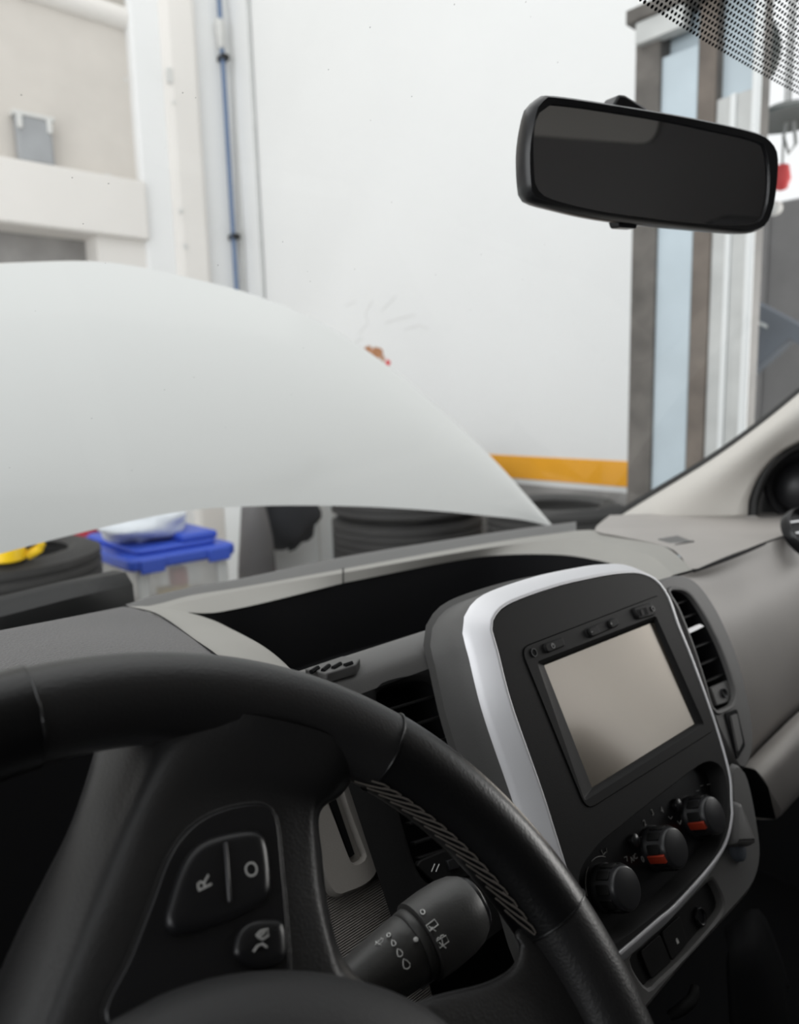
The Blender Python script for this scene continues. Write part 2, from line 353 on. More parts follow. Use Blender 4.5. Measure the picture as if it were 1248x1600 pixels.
# ------------------------------------------------------------------ two-post lift column
zt = P(1000, 40, X=2.44).z; zb = FL
t = thing('lift_column', (2.6, 1.25, FL), 'tall steel car-lift column with pale blue web at the end of the white wall', 'lift column')
yy = lambda x, X=2.44: P(x, 500, X=X).y
box('flange', (2.44, yy(1021), zb), (2.52, yy(984), zt), 'lift_dark', t, bevel=.004)
box('web', (2.505, yy(1168), zb), (2.52, yy(990), zt), 'lift_blue', t)
box('inner_panel', (2.455, yy(1077, 2.455), zb), (2.51, yy(1019, 2.455), zt-.12), 'lift_blue', t, bevel=.004)
box('slide_rail', (2.46, yy(1105, 2.46), zb), (2.51, yy(1077, 2.46), zt), 'lift_brown', t, bevel=.004)
lathe('slide_screw', (2.455, (yy(1088)+yy(1096))/2, -.62), (0, 0, 1), [(0, .02), (.35, .02)], 'lift_grey', t, n=12)
box('carriage_plate', (2.47, yy(1165, 2.47), zb), (2.51, yy(1106, 2.47), zt-.3), 'lift_grey', t, bevel=.006)
box('carriage_rib', (2.462, yy(1136, 2.462), zb), (2.475, yy(1127, 2.462), zt-.3), 'panel_white', t, bevel=.003)
box('flange', (2.44, yy(1170), zb), (2.52, yy(1163), zt), 'lift_dark', t, bevel=.004)
box('top_cap', (2.40, yy(1172)-.01, zt), (2.54, yy(978), zt+.045), 'lift_dark', t, bevel=.004)
box('cap_lip', (2.41, yy(1060), zt-.07), (2.46, yy(990), zt), 'lift_grey', t, bevel=.004)
box('base_plate', (2.42, 1.03, FL), (2.54, 1.46, FL+.02), 'lift_dark', t)
t = thing('standing_pole', P(1165, 640, X=2.5), 'slim white vertical pole beside the lift column', 'pole')
c = P(1166, 500, X=2.33); tube('pole', [(c.x, c.y, FL), (c.x, c.y, P(1172, 350, X=2.36).z), (c.x, c.y, 1.1)], .013, 'panel_white', t, n=12)
lathe('pole_foot', (c.x, c.y, FL), (0, 0, 1), [(0, .06), (.01, .06), (.02, .02)], 'panel_white', t, n=16)
t = thing('tool_cabinet', (3.6, .9, FL), 'dark grey steel cabinet half hidden behind the windscreen pillar', 'cabinet')
c0, c1 = P(1176, 330, X=3.3), P(1330, 330, X=3.3)
box('cabinet_body', (3.3, c1.y, FL), (3.8, c0.y, P(1230, 312, X=3.3).z), 'cabinet_grey', t, bevel=.01)
box('cabinet_door', (3.285, c1.y+.3, FL+.05), (3.3, c0.y-.02, P(1230, 325, X=3.3).z), 'cabinet_grey', t, bevel=.004)
t = thing('lift_arm', P(1200, 520, X=3.0), 'dark blue-grey folded lift arm lying across the grey cabinet', 'lift arm')
af = Frame((3.0, 0, 0), (0, -1, 0), (0, 0, 1)); pts = [af.px(*q) for q in ((1178, 468), (1262, 512), (1262, 545), (1240, 530), (1178, 585), (1176, 520))]
prism('arm_beam', af, pts, -.04, .04, 'steel_blue', t, bevel=.005)
prism('arm_edge', af, [af.px(*q) for q in ((1180, 497), (1206, 508), (1206, 514), (1180, 503))], .041, .046, 'lift_grey', t)
# work lamps hanging by the column
t = thing('hanging_lamp', P(1235, 190, X=2.7), 'flat dark hanging lamp with looped cable right of the mirror', 'lamp')
c = P(1232, 183, X=2.7)
lathe('lamp_shade', c, (0, 0, -1), [(-.035, .02), (-.03, .07), (0, .13), (.012, .128), (.006, .06)], 'lamp_shade', t, n=28)
tube('cable', [P(1228, 192, X=2.7), P(1224, 215, X=2.7), P(1232, 240, X=2.7), P(1243, 225, X=2.7), P(1240, 190, X=2.7)], .006, 'cable', t, n=6)
tube('cord', [c, c+Vector((0, 0, 1.6))], .006, 'cable', t, n=6)
t = thing('hanging_work_light', P(1182, 90, X=2.9), 'dark oval work light hanging behind the dotted glass edge', 'lamp')
c = P(1182, 85, X=2.9); lathe('light_body', c+Vector((-.03, .02, 0)), (.8, -.5, .3), [(-.05, .02), (-.045, .08), (0, .115), (.05, .11), (.06, .09)], 'lamp_shade', t, n=24)
tube('cord', [c, c+Vector((0, 0, 1.4))], .006, 'cable', t, n=6)
t = thing('red_pull_handle', P(1220, 278, X=2.8), 'small red handle hanging under the flat lamp', 'handle')
c = P(1221, 276, X=2.8); lathe('grip', c+Vector((0, 0, .04)), (0, 0, -1), [(0, .012), (.005, .022), (.05, .03), (.08, .02), (.085, .008)], 'red_bright', t, n=16)
tube('cord', [c+Vector((0, 0, .04)), c+Vector((0, 0, 1.8))], .004, 'cable', t, n=6)
lathe('end_ball', c-Vector((0, -.02, .075)), (0, 0, -1), [(0, .004), (.008, .022), (.025, .028), (.042, .022), (.05, .004)], 'wall_cream', t, n=14)
# ------------------------------------------------------------------ things by the front wall
bz = -.93
t = thing('workbench', (1.3, 3.0, FL), 'low bench under the blue-lidded storage box', 'bench')
box('bench_top', (.3, 2.3, bz-.04), (1.72, 3.48, bz), 'wood', t, bevel=.004)
for x in (.36, 1.62):
    for y in (2.5, 3.35): box('leg', (x, y, FL), (x+.06, y+.06, bz-.04), 'wood', t)
cn, cf, cr = P(205, 890, Y=2.75), P(133, 868, Y=3.2), P(366, 850, Y=2.75)
x0, x1, y0, y1 = cn.x, cr.x, 2.75, 3.42; zl0 = cn.z-.014
t = thing('storage_box', ((x0+x1)/2, (y0+y1)/2, bz), 'clear plastic storage box with bright blue lid under the raised bonnet', 'storage box')
box('tub', (x0+.03, y0+.03, bz), (x1-.03, y1-.03, zl0+.02), 'clear_tub', t, bevel=.03)
for x in (x0+.03, x1-.075): box('corner_post', (x, y0+.02, bz), (x+.05, y0+.05, zl0+.01), 'plastic_clear', t, bevel=.01)
prism('lid', Frame((0, 0, 0), (1, 0, 0), (0, 1, 0)), rnd([(x0-.01, y0-.01), (x1+.01, y0-.01), (x1+.01, y1+.01), (x0-.01, y1+.01)], .05), zl0, zl0+.05, 'lid_blue', t, bevel=.012)
prism('lid_panel', Frame((0, 0, 0), (1, 0, 0), (0, 1, 0)), rnd([(x0+.05, y0+.05), (x1-.05, y0+.05), (x1-.05, y1-.05), (x0+.05, y1-.05)], .04), zl0+.05, zl0+.072, 'lid_blue', t, bevel=.008)
for x in (x0+.03, x1-.13): box('lid_clip', (x, y0-.022, zl0-.012), (x+.1, y0-.008, zl0+.045), 'lid_blue', t, bevel=.006)
box('lid_rib', (x1-.20, y0+.06, zl0+.07), (x1-.04, y1-.06, zl0+.105), 'lid_blue', t, bevel=.012)
c = P(280, 898, Y=2.86); tag(box('red_carton', (c.x-.03, 2.84, c.z-.04), (c.x+.03, 2.9, c.z+.03), 'red_bright', bevel=.004), 'small red carton inside the clear storage box', 'carton')
c = P(272, 920, Y=2.86); tag(box('yellow_carton', (c.x-.06, 2.84, c.z-.05), (c.x+.06, 2.9, c.z+.012), 'plastic_yellow', bevel=.004), 'yellow carton low inside the clear storage box', 'carton')
def lump(name, c, r, mt, label, cat, seed=1, amp=.25, n=18, parent=None):
    rg = random.Random(seed); ph = [(rg.random()*6, rg.random()*6, 1+rg.random()*3, 1+rg.random()*3) for _ in range(5)]; rows = []
    for i in range(n+1):
        th = math.pi*i/n; row = []
        for j in range(2*n):
            f = math.pi*j/n; q = 1+amp*sum(math.sin(a*th*1.5+p)*math.cos(round(b)*f+s) for p, s, a, b in ph)/3
            row.append(Vector(c)+Vector((r[0]*math.sin(th)*math.cos(f), r[1]*math.sin(th)*math.sin(f), r[2]*math.cos(th)))*q)
        rows.append(row)
    return tag(loft(name, rows, mt, parent, cu=True), label, cat)
c = P(215, 833, Y=3.0); lump('plastic_bag', (c.x+.02, 3.0, zl0+.072+.083), (.20, .14, .08), 'bag_white', 'crumpled white plastic bag lying on the blue lid', 'bag', 4, .2)
c = P(118, 840, Y=3.6); lump('red_rag', (c.x, 3.63, c.z+.012), (.12, .1, .05), 'cloth_red', 'crumpled dark red rag left of the white bag', 'rag', 6, .35)
tag(box('rag_crate', (c.x-.2, 3.5, FL), (c.x+.16, 3.75, c.z-.045), 'wood', bevel=.006), 'brown crate on the floor behind the bench, red rag on it', 'crate')
def tyre(loc, R, w, ax=(0, 0, 1), label='', group=None):
    r = R-.1; pr = [(-w/2+.012, r), (-w/2, r+.02), (-w/2-.006, (r+R)/2), (-w/2+.006, R-.02)]
    for k in range(6):
        a = -w/2+.02+k*(w-.04)/5.5; b = a+(w-.04)/5.5-.012; pr += [(a, R-.008), (a+.002, R), (b, R), (b+.002, R-.008)]
    pr += [(w/2-.006, R-.02), (w/2+.006, (r+R)/2), (w/2, r+.02), (w/2-.012, r)]
    o = lathe('tyre', loc, ax, pr, 'tyre', None, n=56, cap=False); return tag(o, label, 'tyre', group)
c = P(20, 900, Y=2.4); R = .32; tz = P(60, 874, Y=2.3).z
tag(lathe('oil_drum', (c.x, 2.6, bz), (0, 0, 1), [(0, .25), (.01, .26), (tz-.235-bz-.01, .26), (tz-.235-bz, .25)], 'cabinet_grey', n=32), 'short dark drum on the bench under the lying tyre', 'drum')
tyre((c.x, 2.6, tz-.117), R, .222, label='black tyre lying on the bench left of the blue-lidded box'); ty = bz+.125+.12
ty = P(30, 864, Y=2.45).z
t = thing('yellow_jug', P(25, 875, Y=2.45), 'bright yellow plastic jug on the black tyre, under the bonnet', 'jug')
c = P(22, 860, Y=2.33)
lathe('jug_body', (c.x-.02, 2.335, tz+.003), (0, 0, 1), [(0, .042), (.005, .05), (.035, .052), (.06, .045), (.075, .02)], 'plastic_yellow', t, n=24)
tube('handle', spline([(c.x+.015, 2.32, tz+.062), (c.x+.055, 2.31, tz+.06), (c.x+.065, 2.305, tz+.035), (c.x+.03, 2.32, tz+.012)], 10), .014, 'plastic_yellow', t, n=10)
# right of the box: fabric, white cabinet, tyres, pallet timber
wx0, wx1 = XX(405, 830, 3.6), XX(535, 830, 3.6)
t = thing('white_cabinet', ((wx0+wx1)/2, 3.8, FL), 'white metal cabinet showing through the gap under the bonnet', 'cabinet')
box('cabinet_body', (wx0, 3.6, FL), (wx1, 4.0, -.42), 'panel_white', t, bevel=.01)
for x in (497, 520): box('door_edge', (XX(x, 830, 3.6)-.006, 3.588, FL+.05), (XX(x, 830, 3.6)+.006, 3.602, -.46), 'pipe_grey', t)
c = P(394, 850, Y=3.35); lump('grey_blanket', (c.x+.02, 3.35, -.985), (.10, .10, .52), 'cloth_grey', 'grey felt blanket hanging beside the blue-lidded box', 'blanket', 11, .12)
c = P(442, 815, Y=3.45); lump('dark_jacket', (c.x+.02, 3.44, -.60), (.24, .08, .20), 'cloth_dark', 'dark jacket hung over the white cabinet front', 'jacket', 16, .3)
for i in range(5):
    c = P(636, 830, D=3.55); z = FL+.118+i*.237
    tyre((c.x, c.y, z), .36, .225, label=['lowest black tyre of the stack', 'second black tyre from the floor in the stack', 'third black tyre from the floor in the stack', 'fourth black tyre from the floor in the stack', 'topmost black tyre of the stack'][i]+' left of the timber', group='tyres stacked against the white wall')
for i in range(5):
    c = P(868, 800, D=2.9); z = FL+.108+i*.216
    tyre((c.x, c.y, z), .27, .198, label=['lowest tyre of the stack', 'second tyre from the floor of the stack', 'third tyre from the floor of the stack', 'fourth tyre from the floor of the stack', 'topmost tyre of the stack'][i]+' below the orange stripe', group='tyres stacked under the orange stripe')
c = P(772, 822, D=3.35)
for i in range(7):
    z = FL+.12*i; tag(box('timber_beam', (c.x-.06+.01*(i % 3), c.y-.18, z), (c.x+.16+.01*(i % 2), c.y+.16, z+.113), 'wood', bevel=.006),
        ['lowest', 'second', 'third', 'fourth', 'fifth', 'sixth', 'topmost'][i]+' brown beam of the timber pile between the tyre stacks', 'timber', 'piled timber beams')
# ------------------------------------------------------------------ bonnet, raised on its hinges
lo = [(300, 797), (400, 791), (500, 790), (600, 793), (690, 799), (760, 806), (815, 812), (858, 819.5)]
up = [(178, 411), (300, 435), (400, 462), (500, 503), (600, 567), (700, 650), (782, 729), (862, 820)]
hn = Vector((0, -math.sin(math.radians(62)), math.cos(math.radians(62)))); hp = Vector((.5, 1.0, -.18))
LO = [P(x, y, Y=1.02-.07*((i/7)**2)) for i, (x, y) in enumerate(lo)]; UP = [onplane(x, y, hp, hn) for x, y in up]
LO[-1] = UP[-1]+Vector((0, -.004, -.004))
def mir(p): return Vector((.98-p.x, p.y, p.z))
LO = [mir(p) for p in LO[:0:-1]]+[Vector((.49, LO[0].y, LO[0].z))]+LO[1:]; UP = [mir(p) for p in UP[:0:-1]]+[Vector((.49, UP[0].y, UP[0].z))]+UP[1:]
rows = []
for k in range(9):
    t_ = k/8; row = []
    for i, (a, b) in enumerate(zip(LO, UP)):
        p = a.lerp(b, t_); bul = math.sin(math.pi*t_)*.018*(a-b).length/.42
        d = abs(p.x-.49); bul += .012*math.exp(-((d-.20)/.03)**2)*min(1, t_*4)*min(1, (1-t_)*6)
        row.append(p+hn*bul)
    rows.append(row)
t = thing('bonnet', (.49, 1.0, -.2), 'glossy white van bonnet raised open in front of the windscreen', 'bonnet')
patch('outer_skin', rows, 'van_white', t, nu=5, nv=3, solid=.0)
patch('inner_skin', [[p+Vector((0, .02, .004)) for p in r] for r in rows], 'van_underside', t, nu=3, nv=2)
ed = param(UP, 5); loft('hem', [ed, [p+Vector((0, .02, .004)) for p in ed]], 'van_white', t)
ed = param(LO, 5); loft('hem', [ed, [p+Vector((0, .02, .004)) for p in ed]], 'van_white', t)
for s in (): tube('hinge', [(.49+s*.9, 1.08, -.40), (.49+s*.9, 1.06, -.30), (.49+s*.9, 1.03, -.235)], .01, 'van_underside', t)
# scuttle between bonnet and glass
t = thing('scuttle_panel', (.49, .9, -.33), 'black plastic scuttle tray with raised lip below the windscreen', 'scuttle')
sx = [(-.5+i*.1) for i in range(20)]
ysc = lambda x: .93-.10*(x-.49)**2
loft('tray', [[Vector((x, ysc(x)-.13, -.25)) for x in sx], [Vector((x, ysc(x)-.07, -.285)) for x in sx], [Vector((x, ysc(x)+.05, -.30)) for x in sx], [Vector((x, ysc(x)+.10, -.34)) for x in sx]], 'rubber', t, solid=.004)
q = [P(-60, 953, Y=.90), P(0, 940, Y=.90), P(100, 915, Y=.90), P(196, 894, Y=.90)]
loft('raised_lip', [[p+Vector((0, .05, -.10)) for p in q], [p+Vector((0, .04, -.004)) for p in q], q, [p+Vector((0, -.02, -.012)) for p in q], [p+Vector((0, -.025, -.10)) for p in q]], 'rubber', t, cap=False, solid=.002)
# ------------------------------------------------------------------ cab shell
T46 = math.tan(math.radians(46))
def G(x, z, o=0): return Vector((x, .785-.1*(x-.5)**2-(z+.21)*T46+o, z))
gx = [-.45+.095*i for i in range(21)]
w1 = struct(loft('window_1', [[G(x, z) for x in gx] for z in (-.27, -.15, 0, .15, .3, .46)], 'glass'))
fz0, fz1 = .262, .45
fb = loft('frit_band', [[G(x, z, -.003) for x in gx] for z in (fz0, (fz0+fz1)/2, fz1)], 'frit', w1)
uvl = fb.data.uv_layers.new(name='UVMap')
for lp in fb.data.loops:
    co = fb.data.vertices[lp.vertex_index].co + (PM[fb].translation-EYE); uvl.data[lp.index].uv = (co.x/.0050, (co.z-fz0)/math.cos(math.radians(46))/.0036)
struct(loft('ceiling', [[Vector((x, .115-.1*(x-.5)**2, .445)) for x in gx], [Vector((x, .02, .455)) for x in gx], [Vector((x, -.6, .47)) for x in gx], [Vector((x, -1.1, .46)) for x in gx]], 'headliner', solid=-.03))
sl = struct(box('cab_side_block', (-.50, -1.1, -.2), (-.462, -.40, .47), 'cab_dark'))  # unseen panel added over part of the driver's window to darken the cab
wbk = struct(box('wall_back', (-.48, -1.12, -1.0), (1.48, -1.08, .48), 'bulkhead_grey'))
struct(box('floor', (-.48, -1.1, -1.02), (1.48, .85, -.98), 'black_liner'))
struct(box('wall_front', (-.48, .83, -1.0), (1.48, .86, -.36), 'black_liner'))
def door(n, X, s):
    d = struct(box('door_%d' % n, (X, -1.1, -1.0), (X+s*.05, .72, -.19), 'door_black', bevel=.01))
    box('rear_frame', (X, -1.1, -.2), (X+s*.04, -.7, .47), 'cab_dark', d)
    box('top_rail', (X, -1.1, .40), (X+s*.04, .2, .47), 'cab_dark', d); return d
dr = door(1, 1.45, 1); dl = door(2, -.46, -1)
def seat(x0, x1, y, label, heads):
    t = thing('seat', ((x0+x1)/2, y+.25, -.98), label, 'seat'); fr = Frame(((x0+x1)/2, y, -.50), (1, 0, 0), (0, -.17, 1)); w = (x1-x0)/2
    prism('backrest', fr, rnd([(-w, 0), (w, 0), (w*.94, .50), (-w*.94, .50)], .07), -.06, .06, 'seat_cloth', t, bevel=.03)
    box('cushion', (x0, y, -.62), (x1, y+.50, -.47), 'seat_cloth', t, bevel=.04)
    box('seat_base', (x0+.04, y, -.98), (x1-.04, y+.42, -.62), 'cab_dark', t)
    for h in heads: prism('headrest', fr, rnd([(h-.12, .53), (h+.12, .53), (h+.10, .70), (h-.10, .70)], .04), -.05, .05, 'seat_cloth', t, bevel=.025)
seat(.42, 1.36, -.42, 'dark cloth double passenger seat, mirrored in the lower screen', (-.24, .24)); seat(-.36, .16, -.72, 'dark cloth driver seat behind the steering wheel', ())
# windscreen pillar on the passenger side
pl_ = [(940, 813), (1000, 776), (1100, 716), (1180, 660), (1262, 594)]
pr_ = [(1168, 806), (1171, 776), (1186, 738), (1214, 706), (1262, 680)]
r0 = [P(x, y, X=1.21) for x, y in pl_]; r1 = [P(x+9, y+9, X=1.205) for x, y in pl_]; r3 = [P(x, y, X=1.20) for x, y in pr_]
r2 = [a.lerp(b, .5)+Vector((-.03, -.01, .01)) for a, b in zip(r1, r3)]
tr = struct(patch('trim_1', [r1, r2, r3], 'pillar_cream', nu=6, nv=6, solid=.006))
patch('glass_seal', [r0, [a.lerp(b, .5)+Vector((-.008, -.006, 0)) for a, b in zip(r0, r1)], r1], 'rubber', tr, nu=6, nv=4)
e1 = [p+Vector((.008, -.012, 0)) for p in r3]; e2 = [P(x+22, y+8, X=1.30) for x, y in pr_]; e3 = [P(x+70, y+20, X=1.36) for x, y in pr_]
patch('window_seal', [r3, e1, e2, e3], 'rubber', dr, nu=5, nv=4)
c = P(1244, 763, X=1.27)
lathe('tweeter_dome', c+Vector((.03, 0, 0)), (-.75, -.6, .1), [(0, .045), (.012, .043), (.022, .036), (.03, .026), (.036, .012), (.037, .001)], 'door_black', dr, n=28)
lathe('tweeter_ring', c+Vector((.035, .004, 0)), (-.75, -.6, .1), [(0, .06), (.006, .058), (.006, .05), (0, .048)], 'door_black', dr, n=28)
# ------------------------------------------------------------------ dashboard
D = thing('dashboard', (.5, .45, -.6), 'grey two-tone van dashboard with open tray under the windscreen', 'dashboard')
L0 = [P(x, y, Z=z) for x, y, z in [(190, 947, -.208), (240, 931, -.209), (300, 917, -.21), (380, 903, -.21), (536, 870, -.21), (713, 841, -.212), (813, 826, -.213), (900, 815, -.214), (952, 805, -.214), (1010, 803, -.214), (1070, 801, -.212), (1130, 801, -.21)]]
L1 = [P(x, y, Z=z) for x, y, z in [(205, 952, -.204), (250, 943, -.204), (300, 930, -.205), (380, 917, -.205), (536, 889, -.205), (713, 857, -.205), (813, 841, -.205), (900, 829, -.204), (945, 830, -.202), (985, 839, -.199), (1040, 855, -.195), (1082, 890, -.19)]]
L2 = [P(x, y, Z=z) for x, y, z in [(240, 957, -.204), (275, 944, -.205), (310, 936, -.206), (380, 922, -.206), (536, 895, -.206), (713, 864, -.206), (813, 849, -.206), (895, 842, -.205), (945, 847, -.203), (983, 857, -.200), (1020, 871, -.196), (1053, 898, -.191)]]
L3 = [P(x, y, Z=z) for x, y, z in [(292, 957, -.205), (320, 958, -.213), (350, 955, -.217), (420, 940, -.217), (536, 911, -.217), (713, 876, -.217), (790, 867, -.217), (876, 867, -.216), (940, 877, -.212), (975, 888, -.209), (1005, 899, -.205), (1030, 909, -.199)]]
def seg(r, a, b): return r[a:b]
patch('windscreen_strip', [L0[:8], [a.lerp(b, .5)+Vector((0, 0, .003)) for a, b in zip(L0[:8], L1[:8])], L1[:8]], 'strip_dark', D, nu=8, nv=3)
SEAM = 4
patch('tray_rim', [L1[:SEAM+1], L2[:SEAM+1]], 'dash_light', D, nu=8, nv=2); patch('tray_rim', [L2[:SEAM+1], L3[:SEAM+1]], 'dash_light', D, nu=8, nv=2)
patch('tray_rim', [L1[SEAM:], L2[SEAM:]], 'dash_light', D, nu=8, nv=2); patch('tray_rim', [L2[SEAM:], L3[SEAM:]], 'dash_light', D, nu=8, nv=2)
tube('rim_seam', [L1[SEAM]+Vector((0, 0, .0005)), L2[SEAM]+Vector((0, 0, .0005)), L3[SEAM]], .0008, 'black_liner', D, n=5)
# binnacle cowl and its pale right flank
B = [P(x, y, Z=z) for x, y, z in [(192, 948, -.203), (235, 957, -.196), (262, 971, -.186), (300, 999, -.171), (338, 1026, -.158), (362, 1056, -.153)]]
C = [P(x, y, Z=z) for x, y, z in [(292, 957, -.205), (330, 968, -.198), (362, 983, -.190), (402, 1004, -.181), (432, 1025, -.174), (458, 1050, -.169)]]
Bm = [a.lerp(b, .45)+Vector((0, 0, .003)) for a, b in zip(B, C)]
patch('binnacle_flank', [B, Bm, C, [p+Vector((.004, -.002, -.012)) for p in C]], 'dash_light', D, nu=6, nv=4)
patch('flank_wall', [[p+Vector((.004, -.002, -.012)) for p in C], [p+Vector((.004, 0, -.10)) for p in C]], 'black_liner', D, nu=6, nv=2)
def cr(pts): return [P(x, y, Z=z) for x, y, z in pts]
s1 = cr([(-330, 1075, -.150), (-200, 1030, -.150), (-100, 1006, -.150), (0, 985, -.152), (100, 966, -.163), (192, 948, -.203)])
s2 = cr([(-330, 1110, -.143), (-200, 1058, -.143), (-100, 1032, -.143), (0, 1010, -.144), (130, 985, -.150), (262, 971, -.186)])
s3 = cr([(-330, 1150, -.139), (-200, 1092, -.139), (-100, 1066, -.139), (10, 1042, -.139), (180, 1018, -.141), (338, 1026, -.158)])
s4 = cr([(-330, 1210, -.142), (-200, 1150, -.142), (-100, 1110, -.142), (10, 1090, -.142), (200, 1075, -.143), (362, 1056, -.153)])
s0 = [p+Vector((0, .05, -.03)) for p in s1]; s5 = [p+Vector((0, .025, -.012)) for p in s4]
patch('binnacle_cowl', [s0, s1, s2, s3, s4, s5], 'dash_dark', D, nu=6, nv=5)
bd = [p+Vector((0, 0, .0008)) for p in param(B, 5)]; tube('cowl_seam', bd, .0006, 'black_liner', D, n=5)
# tray: dark walls, floor, fin
l3 = param(L3, 4); dn = [Vector((p.x-(p.x-.5)*.04, p.y-.01, -.31)) for p in l3]
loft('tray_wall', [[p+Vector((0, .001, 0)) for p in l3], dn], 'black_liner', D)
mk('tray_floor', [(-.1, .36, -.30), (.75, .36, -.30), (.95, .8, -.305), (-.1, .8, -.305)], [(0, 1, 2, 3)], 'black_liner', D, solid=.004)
# shelf with dock slots, fillet and vent plate: one profile swept along X
S28 = math.radians(28); SF = Frame((.414, .309, -.197), (1, 0, 0), (0, math.sin(S28), math.cos(S28)))
prof = [(.412, -.30), (.408, -.195), (.402, -.183), (.396, -.1803), (.389, -.180), (.380, -.1817), (.372, -.186), (.366, -.195)]
xs = [.10, .2, .26, .30, .34, .38, .42]
loft('dock_shelf', [[Vector((x, y, z)) for x in xs] for y, z in [(p.x, p.y) for p in param([Vector((a, b, 0)) for a, b in prof], 3)]], 'dash_mid', D)
h_v = -(.366-.309)*math.cos(S28)+(-.195+.197)*math.sin(S28)                    # height of the plate below the screen plane
b_v = (.366-.309)*math.sin(S28)+(-.195+.197)*math.cos(S28)
def hole_plate(name, fr, hole, rect, h, mt, parent, **k):
    (a0, a1, b0, b1) = rect; ca, cb = sum(p[0] for p in hole)/len(hole), sum(p[1] for p in hole)/len(hole); out = []
    for a, b in hole:
        dx, dy = a-ca, b-cb; t = 1e9
        if dx > 1e-9: t = min(t, (a1-ca)/dx)
        if dx < -1e-9: t = min(t, (a0-ca)/dx)
        if dy > 1e-9: t = min(t, (b1-cb)/dy)
        if dy < -1e-9: t = min(t, (b0-cb)/dy)
        out.append((ca+dx*t, cb+dy*t))
    return rings(name, fr, [(out, h), (offs(hole, .0035), h), (hole, h-.003)], mt, parent, **k)
vl = smooth2([SF.px(x, y, h_v) for x, y in [(592, 1082), (606, 1072), (640, 1064), (668, 1064), (686, 1080), (703, 1118), (735, 1185), (765, 1270), (772, 1330), (750, 1365), (715, 1378), (682, 1383), (660, 1368), (640, 1315), (615, 1220), (600, 1140), (592, 1100)]], 64)
hole_plate('vent_plate', SF, vl, (-.155, -.02, -.145, b_v), h_v, 'fascia_black', D)
# lower left knee panel, ribbed, with the card slot
h_k = h_v-.012
kp = [SF.px(x, y, h_k) for x, y in [(440, 1180), (548, 1180), (578, 1250), (600, 1320), (645, 1440), (690, 1600), (480, 1640), (440, 1400)]]
prism('knee_panel', SF, kp, h_k-.01, h_k, 'ribbed_grey', D, bevel=.002)
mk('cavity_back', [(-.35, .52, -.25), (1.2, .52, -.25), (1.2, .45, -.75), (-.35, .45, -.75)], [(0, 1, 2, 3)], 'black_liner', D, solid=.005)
# passenger side: top panel, groove, padded face, roll
Q0 = [P(x, y, Z=z) for x, y, z in [(952, 805, -.214), (1010, 803, -.214), (1070, 801, -.214), (1130, 801, -.213), (1180, 801, -.212), (1262, 803, -.210)]]
Q1 = [P(x, y, Z=z) for x, y, z in [(930, 829, -.202), (980, 833, -.200), (1050, 834, -.199), (1120, 832, -.199), (1190, 828, -.199), (1262, 822, -.199)]]
Q2 = [P(x, y, Z=z) for x, y, z in [(990, 840, -.199), (1042, 855, -.195), (1062, 868, -.193), (1084, 889, -.190), (1140, 868, -.191), (1196, 846, -.193)]]
patch('airbag_lid', [Q0, Q1, Q2], 'dash_taupe', D, nu=6, nv=6)
g0 = [P(x, y, Z=z) for x, y, z in [(1036, 906, -.189), (1084, 893, -.1895), (1140, 871, -.191), (1197, 849, -.193), (1225, 840, -.195), (1275, 828, -.198)]]
tube('groove', spline([g0[1], g0[2], g0[3]+Vector((-.004, 0, 0))], 20), [.0012+.0014*math.sin(math.pi*i/19) for i in range(20)], 'black_liner', D, n=6)
g1 = [P(x, y, Y=q) for x, y, q in [(1052, 920, .345), (1110, 910, .350), (1165, 890, .352), (1215, 872, .354), (1240, 862, .356), (1285, 848, .36)]]
g2 = [P(x, y, Y=q) for x, y, q in [(1095, 985, .318), (1145, 968, .322), (1190, 950, .325), (1235, 932, .328), (1262, 920, .33), (1300, 905, .335)]]
g3 = [P(x, y, Y=q) for x, y, q in [(1140, 1080, .296), (1175, 1055, .30), (1215, 1030, .303), (1250, 1005, .306), (1280, 985, .31), (1310, 965, .315)]]
g4 = [P(x, y, Y=q) for x, y, q in [(1163, 1150, .287), (1185, 1130, .288), (1215, 1105, .29), (1250, 1075, .294), (1280, 1050, .298), (1310, 1030, .302)]]
g5 = [P(x, y, Y=q) for x, y, q in [(1166, 1192, .288), (1185, 1170, .29), (1215, 1140, .293), (1250, 1108, .297), (1280, 1084, .30), (1310, 1062, .305)]]
patch('passenger_panel', [g0, g1, g2, g3, g4, g5], 'dash_taupe', D, nu=6, nv=6)
q0 = [P(x, y, Y=q) for x, y, q in [(1160, 1198, .285), (1185, 1172, .285), (1215, 1143, .285), (1250, 1110, .288), (1310, 1062, .293)]]
q1 = [P(x, y, Y=q) for x, y, q in [(1180, 1203, .262), (1205, 1178, .262), (1235, 1150, .265), (1265, 1122, .27), (1325, 1075, .275)]]
q2 = [P(x, y, Y=q) for x, y, q in [(1200, 1230, .252), (1225, 1205, .252), (1250, 1182, .255), (1285, 1150, .26), (1335, 1110, .266)]]
q3 = [P(x, y, Y=q) for x, y, q in [(1212, 1280, .262), (1238, 1252, .262), (1260, 1232, .265), (1290, 1205, .27), (1340, 1170, .275)]]
q4 = [p+Vector((.0, .09, -.03)) for p in q3]
patch('glovebox_roll', [q0, q1, q2, q3, q4], 'dash_taupe', D, nu=5, nv=5)
sd = [q[0] for q in (q0, q1, q2, q3, q4)]; loft('roll_end', [sd, [p+Vector((.0, .06, -.01)) for p in sd]], 'fascia_black', D)
